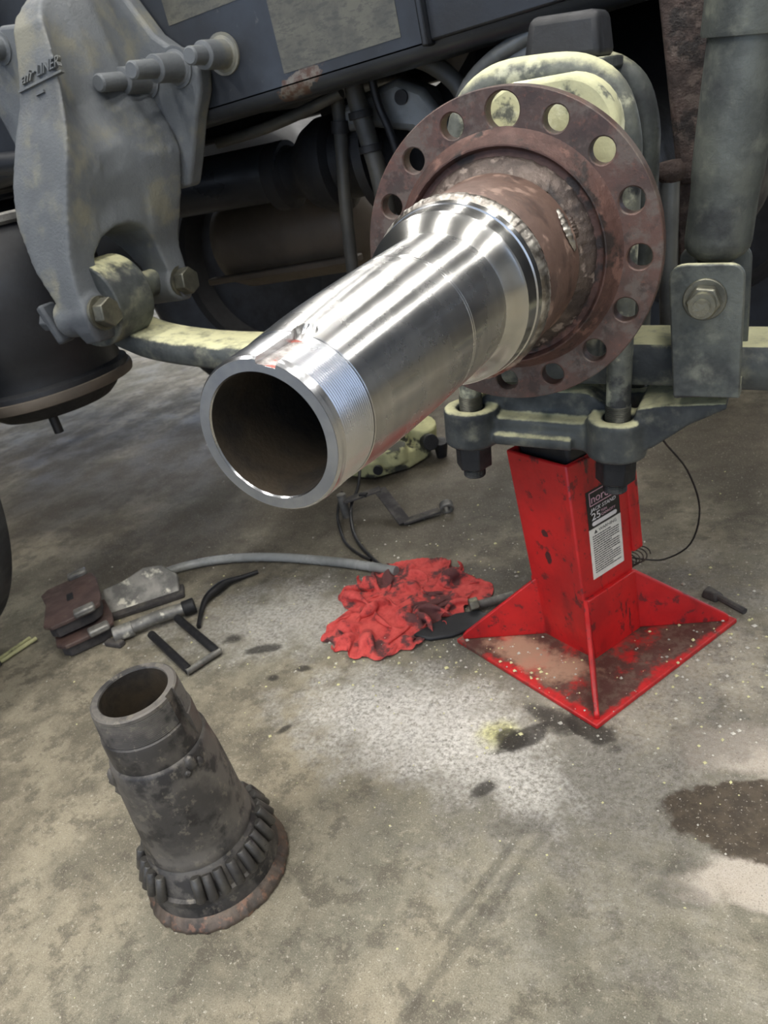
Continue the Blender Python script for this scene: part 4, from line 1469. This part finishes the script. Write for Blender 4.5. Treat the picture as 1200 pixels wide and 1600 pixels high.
SCB = MB().tube([(-0.70, 0.70, 0.10), (-0.695, 0.655, 0.055), (-0.69, 0.60, 0.035), (-0.655, 0.53, 0.012), (-0.60, 0.465, 0.006), (-0.53, 0.405, 0.005), (-0.50, 0.385, 0.006)], 0.0042, n=8)
props(SCB.build('sensor_cable', m_cable), 'black sensor cable hanging down behind the spindle to the rag', 'cable')
SC2 = MB().tube([(-0.735, 0.64, 0.05), (-0.725, 0.585, 0.02), (-0.69, 0.53, 0.006), (-0.64, 0.47, 0.005), (-0.585, 0.43, 0.005), (-0.545, 0.41, 0.005)], 0.0036, n=8)
props(SC2.build('sensor_cable', m_cable), 'thinner dark cable looping from the strap bracket stud across the floor', 'cable')

YC = thing('dusty_caliper_part', 'yellow dusted brake carrier casting on the floor behind the spindle', 'casting', (-0.72, 0.93, 0.0))
c = MB()
c.prism([(-0.83, 0.82), (-0.74, 0.80), (-0.66, 0.86), (-0.63, 0.94), (-0.66, 1.02), (-0.72, 1.07), (-0.80, 1.02), (-0.85, 0.92)], 0.005, 0.05)
c.cyl((-0.70, 0.86, 0.03), (-0.70, 0.86, 0.075), 0.045, n=20)
c.cyl((-0.66, 0.97, 0.03), (-0.64, 0.95, 0.10), 0.04, n=20)
c.box((-0.80, 0.95, 0.03), (-0.70, 1.05, 0.11))
c.build('casting', m_yellow, YC, world=True, remesh=(0.006, 4))
MB().cyl((-0.625, 0.93, 0.055), (-0.60, 0.905, 0.062), 0.022, n=18).build('bore_plug', m_grime, YC, world=True, bevel=0.002)
MB().cyl((-0.715, 0.80, 0.035), (-0.712, 0.79, 0.035), 0.013, n=16).build('bolt_hole', m_grime, YC, world=True)
MB().cyl((-0.60, 0.95, 0.0), (-0.59, 0.94, 0.05), 0.014, 0.02, n=14).build('stud', m_grime, YC, world=True, bevel=0.002)

# small things round the stand
BO = thing('loose_bolt', 'dusty bolt lying between the rag and the jack stand base', 'bolt', (-0.235, 0.285, 0.0))
hexa(MB(), (-0.258, 0.262, 0.014), (-0.244, 0.272, 0.014), 0.014).build('head', m_nut, BO, world=True, bevel=0.0015)
MB().cyl((-0.246, 0.271, 0.011), (-0.190, 0.312, 0.010), 0.0085, n=16).build('shank', m_bare, BO, world=True)
fp = MB()
out_ = [(-0.335, 0.172), (-0.30, 0.165), (-0.262, 0.182), (-0.228, 0.215), (-0.215, 0.25), (-0.24, 0.262), (-0.28, 0.245), (-0.315, 0.205)]
fp.prism(out_, 0.001, 0.009)
props(fp.build('rubber_scrap', m_rubber, bevel=0.003), 'flat dark rubber scrap between the rag and the stand base', 'scrap')
ch = MB().add([(0.125, 0.36, 0.0), (0.15, 0.345, 0.0), (0.165, 0.365, 0.0), (0.135, 0.385, 0.0), (0.128, 0.363, 0.012), (0.148, 0.352, 0.017), (0.158, 0.366, 0.008), (0.136, 0.38, 0.014)],
              [(0, 3, 2, 1), (4, 5, 6, 7), (0, 1, 5, 4), (1, 2, 6, 5), (2, 3, 7, 6), (3, 0, 4, 7)])
props(ch.build('dirt_clod', m_friction, bevel=0.003), 'dark dirt clod behind the right corner of the stand base', 'debris')
ch = MB().tube([(0.152, 0.358, 0.006), (0.175, 0.338, 0.006), (0.196, 0.322, 0.005)], 0.0055, n=8)
props(ch.build('dark_peg', m_friction), 'short dark peg at the right corner of the stand base', 'debris')
WR = MB().tube([(0.10, 0.20, 0.405), (0.095, 0.28, 0.33), (0.115, 0.36, 0.24), (0.125, 0.40, 0.15), (0.105, 0.42, 0.07), (0.06, 0.43, 0.03), (0.025, 0.425, 0.03), (0.0, 0.40, 0.05)], 0.0016, n=6)
props(WR.build('thin_wire', m_cable), 'thin dark wire looping down behind the jack stand', 'wire')
coil = []
for i in range(60):
    a = i * 0.55
    coil.append((0.022 + 0.018 * math.cos(a) - 0.0006 * i, 0.405 + 0.004 * i / 60 * 3 + 0.010 * math.sin(a), 0.055 - 0.0005 * i + 0.010 * math.sin(a)))
props(MB().tube(coil, 0.0012, n=5, sm=2).build('wire_coil', m_rust), 'little coil of brown wire behind the jack stand post', 'wire')

# ---------------------------------------------------------------- things under the truck
AS = thing('air_spring', 'black rubber air spring bulging behind the hanger at the left edge', 'air spring', (-1.06, 0.218, 0.47))
MB().lathe([(0.0, 0.030), (0.150, 0.030), (0.160, 0.034), (0.163, 0.044), (0.160, 0.060), (0.150, 0.066), (0.150, 0.09), (0.165, 0.12), (0.176, 0.17), (0.178, 0.23), (0.172, 0.29), (0.155, 0.33), (0.14, 0.345)], 'z', n=72).build('bellows', m_rubber, AS)
MB().lathe([(0.158, 0.030), (0.164, 0.032), (0.1665, 0.040), (0.165, 0.050), (0.158, 0.053)], 'z', n=72).build('bead_ring', m_tan, AS)
MB().lathe([(0.0, 0.343), (0.150, 0.343), (0.156, 0.348), (0.156, 0.358), (0.150, 0.362), (0.0, 0.362)], 'z', n=60).build('top_plate', m_bare, AS)
MB().lathe([(0.0, 0.0), (0.11, 0.0), (0.125, 0.012), (0.140, 0.031), (0.0, 0.031)], 'z', n=60).build('piston', m_grime, AS)
MB().cyl((0.06, -0.07, -0.035), (0.06, -0.07, 0.005), 0.009, n=12).build('stud', m_grime, AS)
PIPE = MB().cyl((-1.6, 0.30, 0.99), (-0.95, 0.30, 0.90), 0.020, n=16)
props(PIPE.build('air_pipe', m_black), 'dark air pipe passing behind the hanger at the left edge', 'pipe')

TY = thing('truck_tyre', 'grey wide truck tyre just peeking in at the left picture edge', 'tyre', (-1.475, -0.21, 0.5))
prt = [(0.30, -0.17), (0.40, -0.205), (0.465, -0.20), (0.492, -0.185), (0.5, -0.15), (0.501, 0.0), (0.5, 0.15), (0.492, 0.185), (0.465, 0.20), (0.40, 0.205), (0.30, 0.17)]
MB().lathe(prt, 'y', n=96, close=True).build('casing', m_tyre, TY, smooth=50)
MB().lathe([(0.0, -0.05), (0.12, -0.05), (0.13, -0.10), (0.28, -0.08), (0.31, -0.17), (0.31, 0.17), (0.0, 0.15)], 'y', n=64).build('wheel', m_grey, TY)
for k in range(40):
    pass
for nm, x, lab in (('truck_tyre', -1.475, 'black tyre on the far side of the truck, farther forward'), ('truck_tyre', 0.0, 'black tyre on the far side of the truck behind the jack stand')):
    T2 = thing(nm, lab, 'tyre', (x, 1.66, 0.5))
    MB().lathe(prt, 'y', n=72, close=True).build('casing', m_rubber, T2, smooth=50)
    MB().lathe([(0.0, -0.05), (0.12, -0.05), (0.28, -0.06), (0.31, -0.17), (0.31, 0.17), (0.0, 0.15)], 'y', n=48).build('wheel', m_grime, T2)

FT_ = thing('sky_block_tank', 'round black tank added on the far side of the truck to block bright sky', 'sky blocker', (-2.85, 1.45, 0.35))  # added tank, hides the bright sky behind the hanger arch
MB().lathe([(0.0, -3.70), (0.20, -3.69), (0.30, -3.66), (0.33, -3.60), (0.33, -2.12), (0.30, -2.06), (0.20, -2.03), (0.0, -2.02)], 'x', n=44, c=(0, 1.45, 0.70)).build('shell', m_black, FT_, world=True, smooth=50)
for x in (-3.3, -2.4):
    MB().ring((x - 0.03, 1.45, 0.70), (x + 0.03, 1.45, 0.70), 0.336, 0.325, 44).build('strap', m_grime, FT_, world=True)
    MB().box((x - 0.05, 1.065, 0.62), (x + 0.05, 1.13, 1.12)).build('mount', m_grime, FT_, world=True)

FR2 = thing('frame_rail', 'black frame rail on the far side of the truck', 'frame rail', (0, 1.07, 0.885))
MB().prism([(1.07, 0.885), (0.99, 0.885), (0.99, 0.893), (1.062, 0.893), (1.062, 1.152), (0.99, 1.152), (0.99, 1.16), (1.07, 1.16)], -3.8, 1.1, 'yz').build('channel', m_grime, FR2, world=True, smooth=30)
for x, lab in ((-0.62, 'dark crossmember between the frame rails above the driveshaft'), (0.35, 'dark crossmember between the frame rails behind the shock'), (-1.75, 'dark crossmember between the frame rails at the front')):
    X = MB().box((x - 0.11, 0.38, 0.90), (x + 0.11, 1.06, 1.15))
    props(X.build('crossmember', m_grime, bevel=0.01), lab, 'crossmember', 'frame crossmembers')

props(MB().box((-2.4, 0.372, 1.162), (0.9, 1.068, 1.172)).build('light_block_plate', m_black), 'black plate added over both frame rails to block light from above', 'light blocker')  # unseen plate, added to keep overhead light off the space below
DS = thing('driveshaft', 'black driveshaft tube running behind the hanger toward the differential', 'driveshaft', (-0.8, 0.66, 0.79))
MB().cyl((-1.9, 0.66, 0.83), (-0.66, 0.66, 0.785), 0.056, n=40).build('tube', m_black, DS, world=True)
MB().lathe([(0.058, -0.70), (0.066, -0.695), (0.066, -0.665), (0.050, -0.655), (0.050, -0.63), (0.075, -0.60), (0.088, -0.57), (0.088, -0.54), (0.070, -0.53), (0.070, -0.48), (0.105, -0.46), (0.105, -0.44), (0.0, -0.44)], 'x', n=44, c=(0, 0.66, 0.776)).build('yoke', m_grime, DS, world=True, smooth=40)
MB().lathe([(0.09, -0.44), (0.11, -0.36), (0.15, -0.26), (0.20, -0.20), (0.20, -0.10)], 'x', n=40, c=(0, 0.70, 0.74)).build('pinion_nose', m_grime, AX, world=True)
TK = thing('air_tank', 'tan dusty air tank low behind the driveshaft', 'tank', (-0.9, 0.98, 0.60))
MB().lathe([(0.0, -1.13), (0.06, -1.125), (0.105, -1.10), (0.118, -1.06), (0.118, -0.72), (0.105, -0.69), (0.06, -0.665), (0.0, -0.66)], 'x', n=44, c=(0, 0.98, 0.635)).build('shell', m_tan, TK, world=True, smooth=50)
MB().box((-1.12, 0.845, 0.555), (-0.66, 0.875, 0.572)).build('strap_rail', m_tan, TK, world=True, bevel=0.004)
MB().box((-0.73, 0.95, 0.74), (-0.69, 1.0, 0.905)).build('hanger_strap', m_grime, TK, world=True)

H1 = thing('brake_hose', 'dusty grey brake hose hanging left of the flange', 'hose', (-0.45, 0.55, 0.9))
MB().tube([(-0.455, 0.55, 0.93), (-0.46, 0.55, 0.86), (-0.475, 0.55, 0.78), (-0.49, 0.55, 0.70), (-0.505, 0.55, 0.60), (-0.51, 0.55, 0.54)], 0.0125, n=14).build('tube', m_hose, H1, world=True)
MB().cyl((-0.462, 0.55, 0.845), (-0.466, 0.55, 0.825), 0.0165, n=16).build('ferrule', m_grime, H1, world=True)
H2 = thing('brake_hose', 'thicker dusty hose with clamps between the flange and the other hose', 'hose', (-0.4, 0.5, 0.9))
MB().tube([(-0.405, 0.52, 0.95), (-0.405, 0.52, 0.88), (-0.40, 0.52, 0.82), (-0.393, 0.52, 0.76), (-0.392, 0.52, 0.69), (-0.40, 0.52, 0.60)], 0.0165, n=16).build('tube', m_hose, H2, world=True)
for zz, xx in ((0.845, -0.403), (0.79, -0.397)):
    MB().ring((xx, 0.52, zz - 0.006), (xx, 0.52, zz + 0.006), 0.0215, 0.016, 20).build('clamp', m_grime, H2, world=True, bevel=0.001)
H3 = MB().tube([(-0.375, 0.53, 0.95), (-0.372, 0.53, 0.86), (-0.358, 0.53, 0.80), (-0.352, 0.53, 0.72), (-0.36, 0.53, 0.6)], 0.007, n=10)
props(H3.build('brake_hose', m_cable), 'thin black line beside the clamped hose left of the flange', 'hose')
H4 = MB().tube([(-0.70, 0.50, 0.86), (-0.60, 0.50, 0.862), (-0.50, 0.50, 0.872), (-0.42, 0.50, 0.885)], 0.010, n=10)
props(H4.build('steel_line', m_hose), 'dusty steel line running under the frame rail', 'pipe')
H5 = MB().tube([(-0.27, 0.46, 0.905), (-0.235, 0.46, 0.885), (-0.20, 0.46, 0.85), (-0.18, 0.46, 0.80)], 0.014, n=12)
props(H5.build('breather_hose', m_hose), 'short dark hose bending down above the flange top', 'hose')

GB = thing('torque_arm_bracket', 'grey alloy bracket arm poking out above the left of the flange', 'bracket', (-0.35, 0.55, 0.83))
MB().prism([(-0.47, 0.86), (-0.42, 0.875), (-0.34, 0.885), (-0.295, 0.86), (-0.26, 0.80), (-0.27, 0.74), (-0.30, 0.74), (-0.33, 0.80), (-0.40, 0.82), (-0.47, 0.825)], 0.55, 0.62, 'xz').build('arm', m_grey, GB, world=True, bevel=0.012, seg=3)
MB().cyl((-0.335, 0.545, 0.855), (-0.335, 0.552, 0.855), 0.012, n=16).build('hole_plug', m_grime, GB, world=True)
MB().box((-0.33, 0.60, 0.60), (-0.28, 0.66, 0.80)).build('rusty_post', m_rust, GB, world=True, bevel=0.006)
SHD = thing('dust_shield', 'grey curved sheet shield behind the top left of the U-bolts', 'shield', (-0.1, 0.42, 0.85))
MB().tube([(-0.185, 0.40, 0.72), (-0.183, 0.40, 0.79), (-0.165, 0.40, 0.835), (-0.12, 0.40, 0.865), (-0.05, 0.40, 0.885)], 0.011, n=12).build('rolled_edge', m_grey, SHD, world=True)
MB().prism([(-0.185, 0.72), (-0.183, 0.79), (-0.165, 0.835), (-0.12, 0.865), (-0.05, 0.885), (-0.02, 0.80), (-0.04, 0.72)], 0.40, 0.41, 'xz').build('sheet', m_grey, SHD, world=True)
BC = thing('brake_chamber', 'dusty tan brake chamber half hidden above the flange', 'brake chamber', (-0.2, 0.7, 0.87))
MB().lathe([(0.0, 0.62), (0.05, 0.62), (0.075, 0.64), (0.085, 0.67), (0.085, 0.78), (0.06, 0.80), (0.0, 0.80)], 'y', n=40, c=(-0.21, 0, 0.895)).build('can', m_tan, BC, world=True, smooth=50)
MB().ring((-0.21, 0.665, 0.895), (-0.21, 0.683, 0.895), 0.094, 0.08, 40).build('clamp_band', m_bare, BC, world=True, bevel=0.002)

RS = thing('rusty_strut', 'rusty brown upright strut between the U-bolts and the shock absorber', 'strut', (0.13, 0.36, 0.5))
MB().tube([(0.100, 0.35, 0.40), (0.106, 0.35, 0.55), (0.116, 0.35, 0.68)], 0.0125, n=14).build('lower_tube', m_grey, RS, world=True)
MB().lathe([(0.0, -0.012), (0.012, -0.012), (0.018, -0.004), (0.018, 0.006), (0.013, 0.014), (0.0, 0.014)], 'z', n=18, c=(0.1165, 0.35, 0.68)).build('joint', m_rust, RS, world=True)
V = [(0.122, 0.36, 0.66), (0.16, 0.36, 0.66), (0.20, 0.36, 1.0), (0.105, 0.36, 1.0), (0.122, 0.40, 0.66), (0.16, 0.40, 0.66), (0.20, 0.40, 1.0), (0.105, 0.40, 1.0)]
MB().add(V, [(0, 3, 2, 1), (4, 5, 6, 7), (0, 1, 5, 4), (1, 2, 6, 5), (2, 3, 7, 6), (3, 0, 4, 7)]).build('rusted_plate', m_rust, RS, world=True, bevel=0.008, seg=3)
MB().box((0.118, 0.37, 0.42), (0.16, 0.40, 0.67)).build('lower_plate', m_rust, RS, world=True, bevel=0.004)
AS2 = thing('air_spring', 'dark rubber air spring beyond the shock at the right edge', 'air spring', (0.46, 0.25, 0.50))
MB().lathe([(0.0, 0.0), (0.15, 0.0), (0.16, 0.04), (0.150, 0.066), (0.165, 0.12), (0.178, 0.2), (0.172, 0.29), (0.14, 0.345), (0.0, 0.345)], 'z', n=64).build('bellows', m_rubber, AS2)

# ---------------------------------------------------------------- crumbs scattered over the floor
random.seed(11)
cr = MB()
CI = []


def crumb(mb, x, y, z, s):
    v = []
    for dx, dy, dz in ((1, 0, 0), (-1, 0, 0), (0, 1, 0), (0, -1, 0), (0, 0, 1), (0, 0, -0.35)):
        k = random.uniform(0.65, 1.25) * s
        v.append((x + dx * k, y + dy * k, z + s * 0.35 + dz * k * 0.8))
    a = random.uniform(0, 6.28)
    mb.add(v, [(0, 2, 4), (2, 1, 4), (1, 3, 4), (3, 0, 4), (2, 0, 5), (1, 2, 5), (3, 1, 5), (0, 3, 5)])


inv = rootmat(JS).inverted()


def place(x, y, s):
    l = inv @ Vector((x, y, 0))
    if abs(l.x) < 0.16 and abs(l.y) < 0.163:
        if abs(l.x + 0.004) < 0.075 and abs(l.y) < 0.065:
            return
        z = 0.008
    else:
        z = 0.0
    CI.append(0 if random.random() < 0.38 else 1)
    crumb(cr, x, y, z, s)


for cx, cy, sx, sy, n, s0, s1 in ((-0.05, 0.20, 0.20, 0.14, 200, 0.0012, 0.0042), (0.20, 0.20, 0.07, 0.13, 150, 0.0010, 0.0042), (-0.33, 0.42, 0.22, 0.12, 110, 0.0014, 0.004), (-0.25, 0.12, 0.14, 0.07, 150, 0.001, 0.004),
                                  (-0.25, -0.03, 0.22, 0.12, 120, 0.0008, 0.0022), (-0.70, 0.15, 0.25, 0.13, 120, 0.001, 0.0034), (0.12, -0.02, 0.14, 0.12, 90, 0.0008, 0.0022), (-0.2, 0.62, 0.30, 0.16, 60, 0.001, 0.003), (-0.1, -0.2, 0.35, 0.2, 70, 0.0006, 0.0014)):
    for i in range(n):
        place(random.gauss(cx, sx), random.gauss(cy, sy), random.uniform(s0, s1) * random.uniform(0.6, 1.1))
m_crumb1 = simple('yellow_crumb', (214, 210, 158), (192, 188, 146), 0.9, 0, 60, 0.2, 300)
m_crumb2 = simple('white_crumb', (206, 202, 190), (150, 146, 136), 0.9, 0, 60, 0.2, 300)
co = cr.build('absorbent_crumbs', m_crumb1, smooth=None, normals=False)
co.data.materials.append(m_crumb2)
for i, f in enumerate(co.data.polygons):
    f.material_index = CI[i // 8]
props(co, 'pale yellow and white crumbs scattered over the floor and stand base', 'crumbs', kind='stuff')
